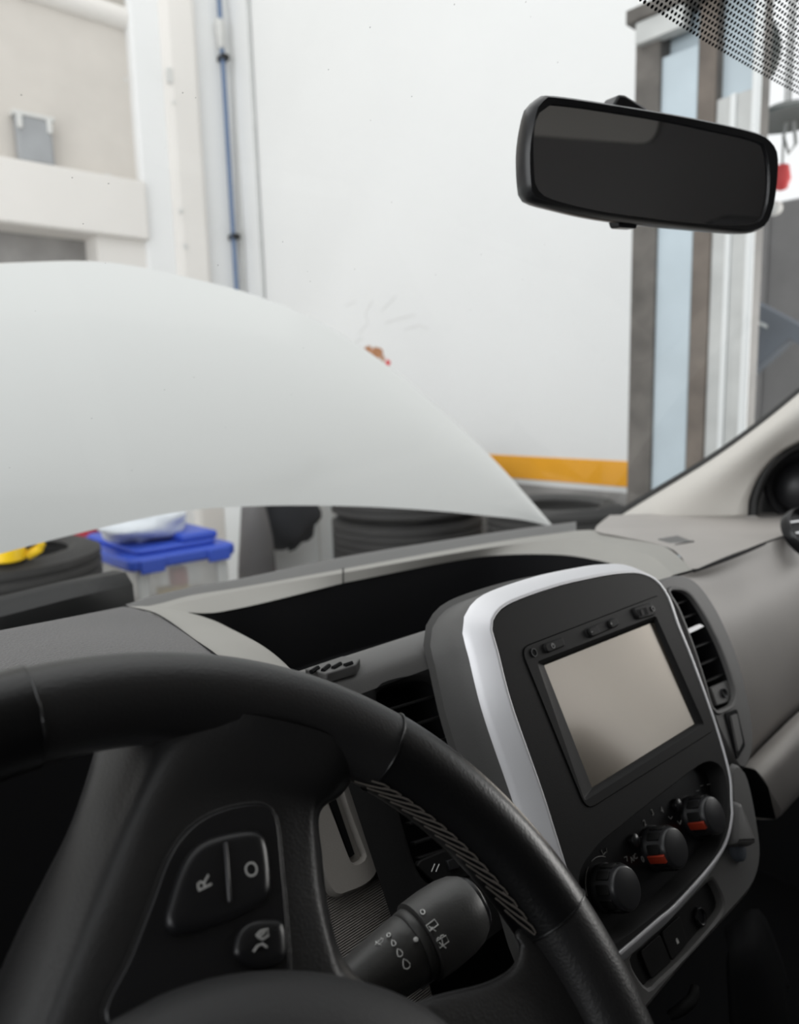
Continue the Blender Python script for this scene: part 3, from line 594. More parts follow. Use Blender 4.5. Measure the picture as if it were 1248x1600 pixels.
# light sensor grille on the top
gz = -.1968
cn_ = [P(x, y, Z=gz) for x, y in [(1028, 843), (1058, 838), (1092, 851), (1064, 857)]]
cc = sum(cn_, Vector())/4
mk('sensor_grille', [p+Vector((0, 0, .001)) for p in cn_]+[p+Vector((0, 0, -.01)) for p in cn_], [(0, 1, 2, 3), (0, 4, 5, 1), (1, 5, 6, 2), (2, 6, 7, 3), (3, 7, 4, 0)], 'dash_mid', D, smooth=False)
a, b_ = cn_[3].lerp(cn_[0], .25), cn_[2].lerp(cn_[1], .25); tube('grille_slot', [a+Vector((0, 0, .0015)), b_+Vector((0, 0, .0015))], .0009, 'black_liner', D, n=5)
# dock plate with three slots on the shelf
dz = -.1790; dp = [P(x, y, Z=dz) for x, y in [(476, 1050), (535, 1030), (563, 1034), (556, 1044), (510, 1058)]]
mk('dock_plate', [p+Vector((0, 0, .0025)) for p in dp]+[p-Vector((0, 0, .004)) for p in dp], [tuple(range(5))]+[(i, (i+1) % 5, 5+(i+1) % 5, 5+i) for i in range(5)], 'strip_dark', D, bevel=.001)
for a, b_ in [((486, 1050), (497, 1043)), ((504, 1048), (514, 1040)), ((520, 1044), (532, 1037)), ((538, 1040), (550, 1036))]:
    m0, m1 = P(*a, Z=dz+.003), P(*b_, Z=dz+.003); tube('dock_slot', [m0, m1], .0016, 'black_liner', D, n=6)
# ------------------------------------------------------------------ centre stack
CS = thing('centre_stack', SF.w(.07, -.17, -.05), 'black centre stack with wide silver arch trim around the fascia', 'centre stack')
HP = .004                                                                       # fascia plane above the screen plane
inn = smooth2([SF.px(x, y, HP) for x, y in [(926, 1480), (893, 1380), (870, 1306), (845, 1228), (800, 1100), (777, 1012), (769, 985), (774, 962), (800, 941), (870, 916), (930, 902), (968, 896), (1000, 896), (1026, 908), (1045, 935), (1059, 975), (1082, 1032), (1117, 1130), (1139, 1208), (1142, 1250), (1143, 1276), (1134, 1314), (1110, 1352), (1056, 1412), (1028, 1436), (978, 1479), (950, 1498)]], 120)
rings('silver_frame', SF, [(offs(inn, .0136), HP-.0160), (offs(inn, .0128), HP-.0135), (offs(inn, .0108), HP-.0105), (offs(inn, .0026), HP-.0006), (offs(inn, .0014), HP+.0003), (inn, HP), (offs(inn, -.0008), HP-.003)], 'silver', CS)
rings('housing', SF, [(offs(inn, .0125), HP-.0145), (offs(inn, .0136), HP-.018), (offs(inn, .0138), HP-.030), (offs(inn, .0142), HP-.044), (offs(inn, .0155), HP-.0505), (offs(inn, .020), HP-.0528)], 'stack_shell', CS)
prism('housing_back', SF, offs(inn, .013), HP-.054, HP-.052, 'fascia_black', CS)
inner = offs(inn, -.0009)
scr = [(-.0, 0), (.154, 0), (.154, -.086), (0, -.086)]
opn = rnd([SF.px(x, y, HP) for x, y in [(838, 1034), (1024, 962), (1100, 1132), (913, 1252)]], .003)
unit = rnd([SF.px(x, y, HP) for x, y in [(812, 1012), (1032, 928), (1118, 1140), (916, 1268)]], .010, 6)
# climate recess outline in the fascia
rec = smooth2([SF.px(x, y, HP) for x, y in [(933, 1322), (975, 1286), (1012, 1256), (1051, 1226), (1085, 1200), (1107, 1189), (1125, 1195), (1134, 1214), (1138, 1245), (1136, 1285), (1126, 1318), (1110, 1345), (1068, 1389), (1018, 1434), (976, 1465), (950, 1476), (925, 1440), (905, 1372)]], 84)
n_ = len(inner)
def fill2(name, fr, outer, holes, h, mt, parent, depth=.003):   # flat plate with holes
    bm = bmesh.new(); allv = []
    for lp_ in [outer]+holes:
        vs = [bm.verts.new(fr.w(a, b, h)) for a, b in lp_]; allv.append(vs)
        for i in range(len(vs)): bm.edges.new((vs[i], vs[(i+1) % len(vs)]))
    bmesh.ops.triangle_fill(bm, edges=bm.edges[:], use_beauty=True)
    ex = bmesh.ops.extrude_face_region(bm, geom=bm.faces[:])
    bmesh.ops.translate(bm, vec=fr.n*-depth, verts=[v for v in ex['geom'] if isinstance(v, bmesh.types.BMVert)])
    me = bpy.data.meshes.new(name); bm.to_mesh(me); bm.free()
    return finish(name, me, mt, parent, False, 0, 0, 0)
fill2('fascia', SF, inner, [unit, rec], HP-.0005, 'fascia_black', CS)
# ------------------------------------------------------------------ infotainment unit
IU = thing('infotainment_unit', SF.w(.077, -.043, 0), 'black touchscreen infotainment unit in the silver-framed fascia', 'infotainment unit')
un = offs(unit, -.0007)
bz_ = fill2('bezel', SF, un, [opn], HP+.0003, 'fascia_black', IU)
rings('bezel_groove', SF, [(unit, HP-.004), (un, HP-.004)], 'black_liner', IU)
rings('bezel_edge', SF, [(un, HP-.004), (un, HP+.0003)], 'fascia_black', IU)
sc_o = rnd([SF.px(x, y, 0) for x, y in [(849, 1040), (1021, 972), (1085, 1131), (924, 1231)]], .0006)
sc_o = [(a, b) for a, b in sc_o]
rings('screen_surround', SF, [(opn, HP+.0003), (offs(opn, -.0012), HP-.0006), (sc_o, .0005), (sc_o, -.001)], 'fascia_black', IU)
prism('screen', SF, offs(sc_o, .002), -.003, 0, 'screen', IU)
def pad(name, pts, h0, h1, mt, parent, bevel=.0012, r=.004, inset=0):
    return prism(name, SF, rnd([SF.px(x, y, HP) for x, y in pts], r), h0, h1, mt, parent, bevel=bevel, seg=3)
pw = pad('power_button', [(846, 1007), (876, 996), (881, 1010), (852, 1022)], HP-.001, HP+.0022, 'fascia_black', IU)
a, b_ = SF.px(864, 1009, HP+.0023)
def circ(c, r, a0=0, a1=360, n=20): return [(c[0]+r*math.cos(math.radians(a0+(a1-a0)*i/n)), c[1]+r*math.sin(math.radians(a0+(a1-a0)*i/n))) for i in range(n+1)]
tube('power_symbol', [SF.w(x, y, HP+.0024) for x, y in circ((a, b_), .0017, 120, 420)], .00028, 'print_dim', pw, n=5)
tube('power_symbol', [SF.w(a, b_, HP+.0024), SF.w(a, b_+.0021, HP+.0024)], .00028, 'print_dim', pw, n=5)
rk = pad('volume_rocker', [(911, 983), (958, 964), (966, 978), (918, 999)], HP-.001, HP+.0012, 'fascia_black', IU)
for q, s_ in (([(914, 984), (929, 978), (935, 991), (920, 997)], '−'), ([(946, 971), (958, 966), (964, 977), (951, 984)], '+')):
    pd = pad('rocker_pad', q, HP+.001, HP+.003, 'fascia_black', rk, r=.003)
    x = sum(p[0] for p in q)/4; y = sum(p[1] for p in q)/4; a, b_ = SF.px(x, y, HP+.003)
    tube('volume_mark', [SF.w(a-.0009, b_, HP+.0031), SF.w(a+.0009, b_, HP+.0031)], .0003, 'print_dim', rk, n=5)
    if s_ == '+': tube('volume_mark', [SF.w(a, b_-.0009, HP+.0031), SF.w(a, b_+.0009, HP+.0031)], .0003, 'print_dim', rk, n=5)
us = pad('usb_socket', [(985, 951), (1014, 942), (1022, 953), (1020, 962), (994, 969)], HP-.001, HP+.0024, 'fascia_black', IU)
prism('usb_hole', SF, [SF.px(x, y, HP+.0025) for x, y in [(994, 953), (1009, 949), (1013, 960), (998, 964)]], HP+.002, HP+.0026, 'black_liner', us)
prism('usb_tongue', SF, [SF.px(x, y, HP+.0027) for x, y in [(1000, 953), (1004, 952), (1007, 961), (1003, 962)]], HP+.0026, HP+.003, 'fascia_black', us)
for (x, y, r) in ((834.5, 1019.5, .0032), (1017, 952, .0022)):
    a, b_ = SF.px(x, y, HP+.001); o_ = IU
    rings('jack_rim', SF, [(circ((a, b_), r, 0, 350, 23), HP), (circ((a, b_), r, 0, 350, 23), HP+(.0012 if r > .003 else .0032)), (circ((a, b_), r*.7, 0, 350, 23), HP+(.0012 if r > .003 else .0032)), (circ((a, b_), r*.6, 0, 350, 23), HP)], 'gloss_black', IU)
    prism('jack_hole', SF, circ((a, b_), r*.62, 0, 350, 20), HP-.001, HP+(.0008 if r > .003 else .003), 'black_liner', IU)
# ------------------------------------------------------------------ climate panel
HR = -.010
CP = thing('climate_panel', SF.w(.057, -.16, HR), 'recessed heater control panel with three rotary knobs', 'climate panel')
prism('panel', SF, offs(rec, .004), HR-.003, HR, 'gloss_black', CP)
rings('recess_wall', SF, [(rec, HP-.0005), (offs(rec, -.001), HP-.002), (offs(rec, -.0035), HR)], 'fascia_black', CP)
lg = [SF.px(x, y, HP-.001) for x, y in [(960, 1482), (977, 1470), (1020, 1435), (1071, 1391), (1115, 1349), (1135, 1309)]]
lg2 = [SF.px(x, y, HR+.001) for x, y in [(945, 1464), (964, 1450), (1010, 1417), (1062, 1377), (1106, 1338), (1124, 1302)]]
loft('ledge', [param([SF.w(a, b, HP-.0012) for a, b in lg], 4), param([SF.w(a, b, HR+.0008) for a, b in lg2], 4)], 'dash_mid', CP)
kn = [SF.px(981, 1387, HR+.0194), SF.px(1057, 1324, HR+.0194), SF.px(1117, 1273, HR+.0194)]
for i, (a, b) in enumerate(kn):
    R = .0145
    k_ = lathe('knob', SF.w(a, b, HR), SF.n, [(0, R*1.08), (.003, R*1.08), (.004, R), (.016, R*.96), (.0185, R*.90), (.0195, R*.80), (.0187, R*.74), (.0182, R*.70)], 'knob_black', CP, n=48)
    lathe('knob_cap', SF.w(a, b, HR), SF.n, [(.0182, R*.73), (.0192, R*.71), (.0194, R*.5), (.0194, .0005)], 'fascia_black', k_, n=40)
    lathe('knob_ring', SF.w(a, b, HR+.0170), SF.n, [(0, R*.955), (.0014, R*.93), (.0024, R*.87), (.0026, R*.83)], 'steel_blue' if 0 else 'knob_black', k_, n=48)
    for q in range(10):                           # grip lands round the skirt
        an = 2*math.pi*q/10+.3; ca, sa = math.cos(an), math.sin(an); fr = Frame(SF.w(a+R*.97*ca, b+R*.97*sa, HR+.010), SF.u*(-sa)+SF.v*ca, SF.n)
        prism('grip', fr, rnd([(-.0032, -.0055), (.0032, -.0055), (.0032, .005), (-.0032, .005)], .001, 2), -.0009, .0009, 'fascia_black', k_, bevel=.0004)
    if i: 
        an = math.radians(188); ca, sa = math.cos(an), math.sin(an); fr = Frame(SF.w(a+R*.97*ca, b+R*.97*sa, HR+.0105), SF.u*(-sa)+SF.v*ca, SF.n)
        prism('pointer', fr, [(-.0028, -.007), (.0028, -.007), (.0028, .0068), (-.0028, .0068)], -.002, .0016, 'red_mark', k_, bevel=.0004)
def txt(s, x, y, size, mt='print_dim', rot=0, par=None): 
    a, b = SF.px(x, y, HR+.0004); return glyphs('marking', s, SF, a, b, HR+.0004, size, mt, par or CP, rot)
for s, x, y in (('0', 1004, 1343), ('1', 1003, 1312), ('2', 1007, 1286), ('3', 1019, 1269.5), ('4', 1034, 1266)): txt(s, x, y, .0062)
txt('A/C', 990, 1341, .0052)
def ico(pts, h, mt='print_dim', par=None, r=.00035, closed=False): return tube('marking', [SF.w(*SF.px(x, y, h), h) for x, y in pts], r, mt, par or CP, n=5, closed=closed)
a, b = kn[0]; tube('dial_arc', [SF.w(x, y, HR+.0004) for x, y in circ((a, b), .0195, 170, 115, 12)], .0003, 'print_dim', CP, n=5)
tube('dial_arc', [SF.w(x, y, HR+.0004) for x, y in circ((a, b), .0195, 100, 55, 10)], .0003, 'print_dim', CP, n=5)
for pts in ([(939, 1328), (942, 1336), (946, 1331)], [(947, 1325), (948, 1332)], [(975, 1340), (979, 1338), (980, 1346)], [(1044, 1276), (1048, 1280), (1050, 1276)], [(1058, 1283), (1062, 1288), (1064, 1282)], [(924, 1381), (928, 1384), (926, 1388)]): ico(pts, HR+.0005)
for x, y in ((993, 1313), (1060, 1257)):
    a, b = SF.px(x, y, HR+.003); lathe('push_button', SF.w(a, b, HR), SF.n, [(0, .0046), (.003, .0045), (.004, .0037), (.0043, .0005)], 'knob_black', CP, n=24)
for x, y in ((1096, 1228), (1107, 1226), (1090, 1236)): ico([(x-2, y), (x+2, y-1)], HR+.0005)
# ------------------------------------------------------------------ lower switch panel
HS = -.012
SP = thing('switch_panel', SF.w(.06, -.2, HS), 'dark grey lower console panel with lock switch below the climate knobs', 'switch panel')
so = smooth2([SF.px(x, y, HS) for x, y in [(930, 1480), (985, 1440), (1050, 1385), (1118, 1322), (1142, 1270), (1143, 1200), (1158, 1196), (1172, 1222), (1186, 1292), (1190, 1342), (1178, 1385), (1140, 1432), (1085, 1492), (1040, 1545), (1000, 1590), (960, 1600)]], 80)
sw = smooth2([SF.px(x, y, HS) for x, y in [(985, 1500), (1010, 1474), (1060, 1425), (1098, 1386), (1113, 1374), (1120, 1384), (1130, 1410), (1122, 1432), (1080, 1482), (1030, 1530), (1010, 1543)]], 60)
rings('surround', SF, [(offs(so, -.004), HS-.02), (so, HS-.003), (offs(so, -.0035), HS)], 'dash_mid', SP)
fill2('surround_face', SF, offs(so, -.0035), [offs(sw, .002)], HS, 'dash_mid', SP)
rings('recess_wall', SF, [(offs(sw, .002), HS), (sw, HS-.001), (offs(sw, -.001), HS-.006)], 'dash_mid', SP)
prism('recess_floor', SF, sw, HS-.008, HS-.006, 'fascia_black', SP)
def sp(name, pts, h0, h1, mt, par, r=.003): return prism(name, SF, rnd([SF.px(x, y, h1) for x, y in pts], r), h0, h1, mt, par, bevel=.0007)
sp('blank_switch', [(1000, 1487), (1031, 1459), (1049, 1503), (1018, 1531)], HS-.006, HS-.004, 'fascia_black', SP)
lk = sp('lock_switch', [(1033, 1457), (1062, 1430), (1074, 1474), (1050, 1502)], HS-.006, HS-.004, 'fascia_black', SP)
a, b = SF.px(1058, 1470, HS-.0038); prism('lock_symbol', SF, [(a-.0012, b-.0018), (a+.0012, b-.0018), (a+.0012, b+.0006), (a-.0012, b+.0006)], HS-.004, HS-.0037, 'print_white', lk)
tube('lock_symbol', [SF.w(x, y, HS-.0038) for x, y in circ((a, b+.0006), .0009, 0, 180, 8)], .0003, 'print_white', lk, n=5)
a, b = SF.px(1093, 1432, HS-.005); lathe('key_switch', SF.w(a, b, HS-.006), SF.n, [(0, .0068), (.0022, .0066), (.003, .0055), (.0024, .0045), (.0015, .0043), (.0015, .0005)], 'gloss_black', SP, n=28)
HL = .004
lv = thing('console_lever', SF.w(*SF.px(1165, 1320, HL), HL), 'grey rounded lever knob beside the climate panel', 'lever')
lo_ = smooth2([SF.px(x, y, HL) for x, y in [(1150, 1256), (1158, 1252), (1164, 1262), (1181, 1305), (1184, 1318), (1176, 1322), (1163, 1322), (1152, 1318), (1149, 1290)]], 36)
rings('lever_knob', SF, [(offs(lo_, -.004), HL-.022), (lo_, HL-.014), (lo_, HL-.006), (offs(lo_, -.002), HL-.001), (offs(lo_, -.005), HL)], 'dash_mid', lv, cap=True)
a, b = SF.px(1159, 1328, HL-.01); lathe('lever_boss', SF.w(a, b, HS-.002), SF.n, [(0, .009), (.006, .0085), (.008, .006), (.0083, .0005)], 'steel_blue', lv, n=20)
for x, y, z in ((1060, 1560, 0), ):
    tb = thing('release_handle', P(1075, 1560, D=.53), 'small grey release handle under the lower console panel', 'handle')
    tube('handle_bar', spline([P(1045, 1588, D=.52), P(1065, 1576, D=.52), P(1082, 1560, D=.525), P(1086, 1540, D=.53)], 12), [.003, .0035, .004, .004, .0042, .0042, .0042, .0042, .004, .004, .0035, .003], 'fascia_black', tb, n=8)
tn = thing('gear_tunnel', (.62, .2, -.75), 'dark gear housing beneath the console at the lower right', 'gear housing')
tq = [[P(x, y, D=d) for x, y, d in r] for r in ([(1130, 1450, .66), (1185, 1420, .68), (1222, 1500, .70), (1235, 1545, .71)], [(1140, 1500, .62), (1185, 1490, .63), (1215, 1540, .65), (1228, 1560, .66)], [(1150, 1620, .60), (1190, 1640, .61), (1220, 1660, .62), (1250, 1680, .64)])]
patch('housing', tq, 'black_liner', tn, nu=4, nv=4, solid=.006)
# ------------------------------------------------------------------ air vents
def vent(label, loop, h, slats, mt_rim='fascia_black', depth=.03, rim=True):
    ca = sum(p[0] for p in loop)/len(loop); cb = sum(p[1] for p in loop)/len(loop)
    V = thing('air_vent', SF.w(ca, cb, h-depth), label, 'air vent', 'dashboard air vents')
    rings('duct', SF, [(offs(loop, .0008), h-.003), (offs(loop, -.001), h-.006), (offs(loop, -.003), h-depth)], 'black_liner', V)
    prism('duct_back', SF, offs(loop, -.001), h-depth-.002, h-depth, 'black_liner', V)
    if rim: rings('rim', SF, [(offs(loop, .004), h), (offs(loop, .003), h+.0015), (offs(loop, .0008), h+.0012), (loop, h-.003)], mt_rim, V)
    for (p0, p1) in slats:
        A0, A1 = SF.w(*SF.px(*p0, h-.004), h-.004), SF.w(*SF.px(*p1, h-.004), h-.004); u = (A1-A0).normalized(); dv = (SF.v*.1-SF.n).normalized()*.005; up = u.cross(dv).normalized()*.0009
        mk('slat', [A0+up, A1+up, A1-up, A0-up, A0+dv+up, A1+dv+up, A1+dv-up, A0+dv-up], [(0, 1, 2, 3), (4, 7, 6, 5), (0, 4, 5, 1), (1, 5, 6, 2), (2, 6, 7, 3), (3, 7, 4, 0)], 'fascia_black', V, bevel=.0004)
    return V
V1 = vent('left air vent behind the steering wheel rim', vl, h_v, [((598, 1112), (682, 1087)), ((606, 1146), (699, 1117)), ((615, 1180), (716, 1149)), ((622, 1216), (730, 1182)), ((630, 1252), (745, 1218)), ((640, 1288), (755, 1250)), ((648, 1318), (765, 1282)), ((655, 1342), (772, 1305))], depth=.035, rim=False)
tb_ = prism('thumb_tab', SF, smooth2([SF.px(x, y, h_v-.003) for x, y in [(656, 1345), (735, 1318), (760, 1335), (748, 1362), (714, 1375), (684, 1380), (664, 1366)]], 32), h_v-.008, h_v-.003, 'fascia_black', V1, bevel=.001)
for x in (676, 683): a0, a1 = SF.px(x-2, 1362, h_v-.0028), SF.px(x+3, 1350, h_v-.0028); tube('tab_mark', [SF.w(*a0, h_v-.0028), SF.w(*a1, h_v-.0028)], .0003, 'print_white', tb_, n=5)
prism('tab_wheel', SF, [SF.px(x, y, h_v) for x, y in [(700, 1345), (714, 1340), (720, 1356), (706, 1360)]], h_v-.004, h_v-.001, 'knob_black', V1, bevel=.0006)
h_r = -.014
vr = smooth2([SF.px(x, y, h_r) for x, y in [(1046, 926), (1056, 923), (1070, 926), (1083, 939), (1103, 971), (1124, 1014), (1140, 1058), (1146, 1082), (1142, 1098), (1130, 1106), (1114, 1106), (1100, 1060), (1080, 1000), (1060, 950)]], 64)
so2 = smooth2([SF.px(x, y, h_r-.001) for x, y in [(1030, 915), (1047, 904), (1072, 903), (1095, 920), (1122, 962), (1149, 1025), (1167, 1095), (1174, 1142), (1172, 1176), (1158, 1198), (1130, 1150), (1105, 1085), (1075, 1000), (1050, 945)]], 64)
fill2('vent_surround', SF, so2, [offs(vr, .0008)], h_r-.0005, 'dash_mid', D); rings('vent_surround_edge', SF, [(so2, h_r-.0005), (offs(so2, .002), h_r-.003), (offs(so2, .003), h_r-.03)], 'dash_mid', D)
V2 = vent('right air vent with a bright tab, beside the passenger panel', vr, h_r, [((1050, 946), (1080, 936)), ((1060, 968), (1096, 956)), ((1080, 1014), (1117, 1000)), ((1092, 1040), (1128, 1025)), ((1100, 1067), (1140, 1050))], rim=True, mt_rim='dash_mid')
q = [SF.px(x, y, h_r-.002) for x, y in [(1071, 984), (1092, 975), (1099, 979), (1074, 991)]]; prism('slat_tab', SF, rnd(q, .002), h_r-.004, h_r-.001, 'silver', V2, bevel=.0006)
tb_ = prism('thumb_tab', SF, [SF.px(x, y, h_r-.003) for x, y in [(1110, 1074), (1138, 1062), (1143, 1082), (1138, 1097), (1120, 1103)]], h_r-.008, h_r-.003, 'dash_mid', V2, bevel=.001)
a, b = SF.px(1131, 1083, h_r-.002); rings('tab_wheel', SF, [(circ((a, b), .0045, 0, 345, 15), h_r-.003), (circ((a, b), .004, 0, 345, 15), h_r-.001), (circ((a, b), .002, 0, 345, 15), h_r-.003)], 'knob_black', V2)
RS = thing('rocker_switch', SF.w(*SF.px(1150, 1150, h_r), h_r), 'narrow dark rocker switch under the right air vent', 'switch')
prism('switch_bezel', SF, rnd([SF.px(x, y, h_r) for x, y in [(1131, 1115), (1150, 1108), (1163, 1165), (1150, 1188)]], .003), h_r-.004, h_r+.001, 'black_liner', RS, bevel=.0005)
prism('switch_cap', SF, rnd([SF.px(x, y, h_r+.002) for x, y in [(1141, 1119), (1150, 1115), (1159, 1160), (1152, 1175)]], .002), h_r, h_r+.003, 'dash_mid', RS, bevel=.001)
EV = thing('air_vent', P(1240, 828, X=1.02), 'dark end vent with chrome edge at the far right of the dashboard', 'air vent', 'dashboard air vents')
c = P(1266, 830, X=1.03); ax = Vector((-.25, -.75, .6))
lathe('vent_ring', c, ax, [(-.012, .036), (.0, .036), (.003, .034), (.001, .031), (-.006, .030)], 'gloss_black', EV, n=36, cap=False)
lathe('vent_core', c, ax, [(-.014, .031), (-.006, .031), (-.006, .0005)], 'gloss_black', EV, n=36)
fr = Frame(c, Vector((0, 0, 1)).cross(ax), ax.cross(Vector((0, 0, 1)).cross(ax)))
for q in (-.016, 0, .016): prism('slat', fr, [(-.028, q-.0015), (.028, q-.0015), (.028, q+.0015), (-.028, q+.0015)], -.006, .001, 'chrome', EV, bevel=.0005)
# ------------------------------------------------------------------ card slot in the knee panel
KS = thing('card_holder', SF.w(*SF.px(545, 1390, h_k), h_k), 'grey card slot holder on the ribbed panel behind the wheel', 'card holder')
ko = smooth2([SF.px(x, y, h_k+.006) for x, y in [(470, 1200), (545, 1195), (562, 1260), (580, 1310), (590, 1340), (588, 1362), (572, 1380), (545, 1392), (527, 1396), (514, 1378), (500, 1330), (480, 1270)]], 56)
kslot = smooth2([SF.px(x, y, h_k+.006) for x, y in [(498, 1215), (526, 1210), (545, 1262), (566, 1318), (573, 1338), (566, 1348), (553, 1352), (545, 1340), (526, 1290)]], 48)
fill2('holder_face', SF, ko, [kslot], h_k+.006, 'shroud_grey', KS, depth=.002)
rings('holder_edge', SF, [(offs(ko, .002), h_k), (offs(ko, .0015), h_k+.004), (ko, h_k+.006)], 'shroud_grey', KS)
rings('slot_wall', SF, [(kslot, h_k+.006), (offs(kslot, -.0012), h_k+.004), (offs(kslot, -.0015), h_k+.0005)], 'shroud_grey', KS)
prism('slot_floor', SF, [SF.px(x, y, h_k-.002) for x, y in [(490, 1215), (545, 1220), (590, 1345), (545, 1352)]], h_k+.0002, h_k+.001, 'shroud_grey', KS)
prism('card_reader', SF, [SF.px(x, y, h_k) for x, y in [(500, 1222), (518, 1240), (550, 1335), (543, 1340)]], h_k+.001, h_k+.003, 'black_liner', KS)
# ------------------------------------------------------------------ steering wheel, turned a quarter to the left
WA = math.radians(38.7); WF = Frame((.059, .151, -.239), (1, 0, 0), (0, math.sin(WA), math.cos(WA)))
SW = thing('steering_wheel', WF.o, 'black leather-rimmed steering wheel turned a quarter left, in front of the dashboard', 'steering wheel', rot=WF.mat().to_3x3())
RR, rr = .174, .0170
def wang(x, y):
    a, b = WF.px(x, y); return math.atan2(b, a)
def rimseg(name, a0, a1, mt, ra, rh, n=48, m=24):
    rows = []
    for i in range(n+1):
        t = a0+(a1-a0)*i/n; row = []
        for j in range(m):
            f = 2*math.pi*j/m; q = RR+ra*math.cos(f); row.append(WF.w(q*math.cos(t), q*math.sin(t), rh*math.sin(f)))
        rows.append(row)
    return loft(name, rows, mt, SW, cu=True, cap=True)
t1, t2, t3 = wang(600, 1165), wang(868, 1420), wang(48, 1130)
rimseg('rim', t1, t3, 'wheel_plastic', .0168, .0165, n=60)
rimseg('grip', t2, t1, 'wheel_leather', .0172, .0170, n=40)
rimseg('rim', -2.2, t2, 'wheel_plastic', .0168, .0165, n=60)
rimseg('grip', t3, t3+1.6, 'wheel_leather', .0176, .0172, n=60)
for tt in (t1, t2, t3):
    tube('rim_seam', [WF.w((RR+.0173*math.cos(f))*math.cos(tt), (RR+.0173*math.cos(f))*math.sin(tt), .0171*math.sin(f)) for f in [2*math.pi*i/28 for i in range(28)]], .00045, 'wheel_leather', SW, n=6, closed=True)
# spokes
def wpt(x, y, h): a, b = WF.px(x, y, h); return WF.w(a, b, h)
rows = [
 [(150, 1165, -.045), (172, 1138, -.027), (236, 1126, -.008), (294, 1115, .004), (400, 1118, .014), (520, 1150, .013), (560, 1190, .004), (565, 1195, -.02)],
 [(128, 1238, -.045), (148, 1206, -.027), (211, 1199, -.008), (268, 1192, .003), (400, 1190, .007), (495, 1215, .006), (530, 1238, -.004), (535, 1240, -.03)],
 [(105, 1300, -.045), (126, 1265, -.026), (186, 1258, -.008), (243, 1255, .002), (370, 1250, .002), (470, 1255, .001), (497, 1268, -.004), (500, 1270, -.03)],
 [(70, 1370, -.045), (95, 1340, -.028), (150, 1338, -.009), (213, 1338, .001), (350, 1335, .001), (465, 1335, .0), (500, 1338, -.005), (503, 1338, -.03)],
 [(30, 1450, -.045), (58, 1425, -.028), (115, 1422, -.009), (182, 1422, .001), (340, 1420, .001), (475, 1420, .0), (510, 1420, -.005), (513, 1420, -.03)],
 [(-40, 1610, -.045), (-12, 1590, -.028), (50, 1585, -.009), (118, 1585, .001), (300, 1585, .001), (500, 1560, .0), (535, 1505, -.005), (540, 1505, -.03)],
 [(-100, 1760, -.045), (-70, 1740, -.028), (-10, 1735, -.009), (60, 1735, .001), (260, 1740, .001), (480, 1720, .0), (600, 1580, -.005), (610, 1580, -.03)]]
patch('spoke', [[wpt(*p) for p in r] for r in rows], 'wheel_plastic', SW, nu=6, nv=6)
rp = [(600, 1590, 0), (660, 1562, 0), (700, 1550, 0), (750, 1538, 0), (787, 1521, 0), (805, 1502, 0), (811, 1478, 0), (806, 1455, 0), (850, 1420, 0), (905, 1385, 0)]
rq = [(600, 1750, 0), (690, 1640, 0), (730, 1620, 0), (780, 1600, 0), (830, 1575, 0), (850, 1550, 0), (865, 1520, 0), (870, 1490, 0), (890, 1460, 0), (930, 1440, 0)]
ro = [(700, 1900, 0), (800, 1800, 0), (850, 1760, 0), (900, 1720, 0), (940, 1680, 0), (960, 1640, 0), (965, 1600, 0), (955, 1560, 0), (945, 1520, 0), (950, 1470, 0)]
A1 = [wpt(x, y, -.004) for x, y, _ in rp]
patch('spoke', [[wpt(x+(qx-x)*.10, y+(qy-y)*.10, -.016) for (x, y, _), (qx, qy, _) in zip(rp, rq)], A1, [wpt(x+(qx-x)*.12, y+(qy-y)*.12, .001) for (x, y, _), (qx, qy, _) in zip(rp, rq)], [wpt(x, y, .004) for x, y, _ in rq], [wpt(x, y, .006) for x, y, _ in ro]], 'wheel_plastic', SW, nu=5, nv=5)
# hub and airbag cover
HB = .012
ab = [WF.px(x, y, HB) for x, y in [(150, 1625), (190, 1592), (250, 1555), (340, 1525), (430, 1514), (510, 1518), (580, 1535), (640, 1560), (700, 1602)]]
ext = [(.112, -.01), (.09, -.05), (.045, -.072), (-.01, -.07), (-.05, -.045), (-.06, 0), (-.045, .045)]
abl = smooth2(ab+ext, 72); cx_ = sum(p[0] for p in abl)/72; cy_ = sum(p[1] for p in abl)/72
def scl(l, s): return [(cx_+(a-cx_)*s, cy_+(b-cy_)*s) for a, b in l]
rings('hub_shell', WF, [(scl(abl, .96), -.06), (scl(abl, .98), -.02), (scl(abl, .995), HB-.012), (scl(abl, .99), HB-.010)], 'wheel_plastic', SW)
rings('airbag_cover', WF, [(scl(abl, .985), HB-.012), (abl, HB-.003), (scl(abl, .985), HB+.003), (scl(abl, .93), HB+.009), (scl(abl, .8), HB+.014), (scl(abl, .5), HB+.018), (scl(abl, .05), HB+.020)], 'airbag_grey', SW, cap=True)
# cruise control pad
CPH = .002
cp = smooth2([WF.px(x, y, CPH) for x, y in [(165, 1600), (205, 1490), (240, 1400), (258, 1350), (280, 1312), (312, 1282), (352, 1264), (398, 1256), (422, 1264), (433, 1290), (440, 1360), (447, 1440), (450, 1530), (420, 1580), (300, 1620)]], 64)
cpd = prism('switch_pad', WF, cp, -.004, CPH+.0012, 'gloss_black', SW, bevel=.0008)
rings('switch_pad_rim', WF, [(offs(cp, .0012), -.002), (offs(cp, .0010), CPH+.0002), (offs(cp, .0002), CPH+.0004), (cp, -.002)], 'wheel_plastic', SW)
BH = CPH+.0045
bt = smooth2([WF.px(x, y, BH) for x, y in [(266, 1432), (275, 1395), (290, 1352), (312, 1322), (345, 1307), (392, 1299), (410, 1306), (418, 1330), (422, 1378), (418, 1400), (395, 1418), (345, 1440), (295, 1453), (272, 1450)]], 56)
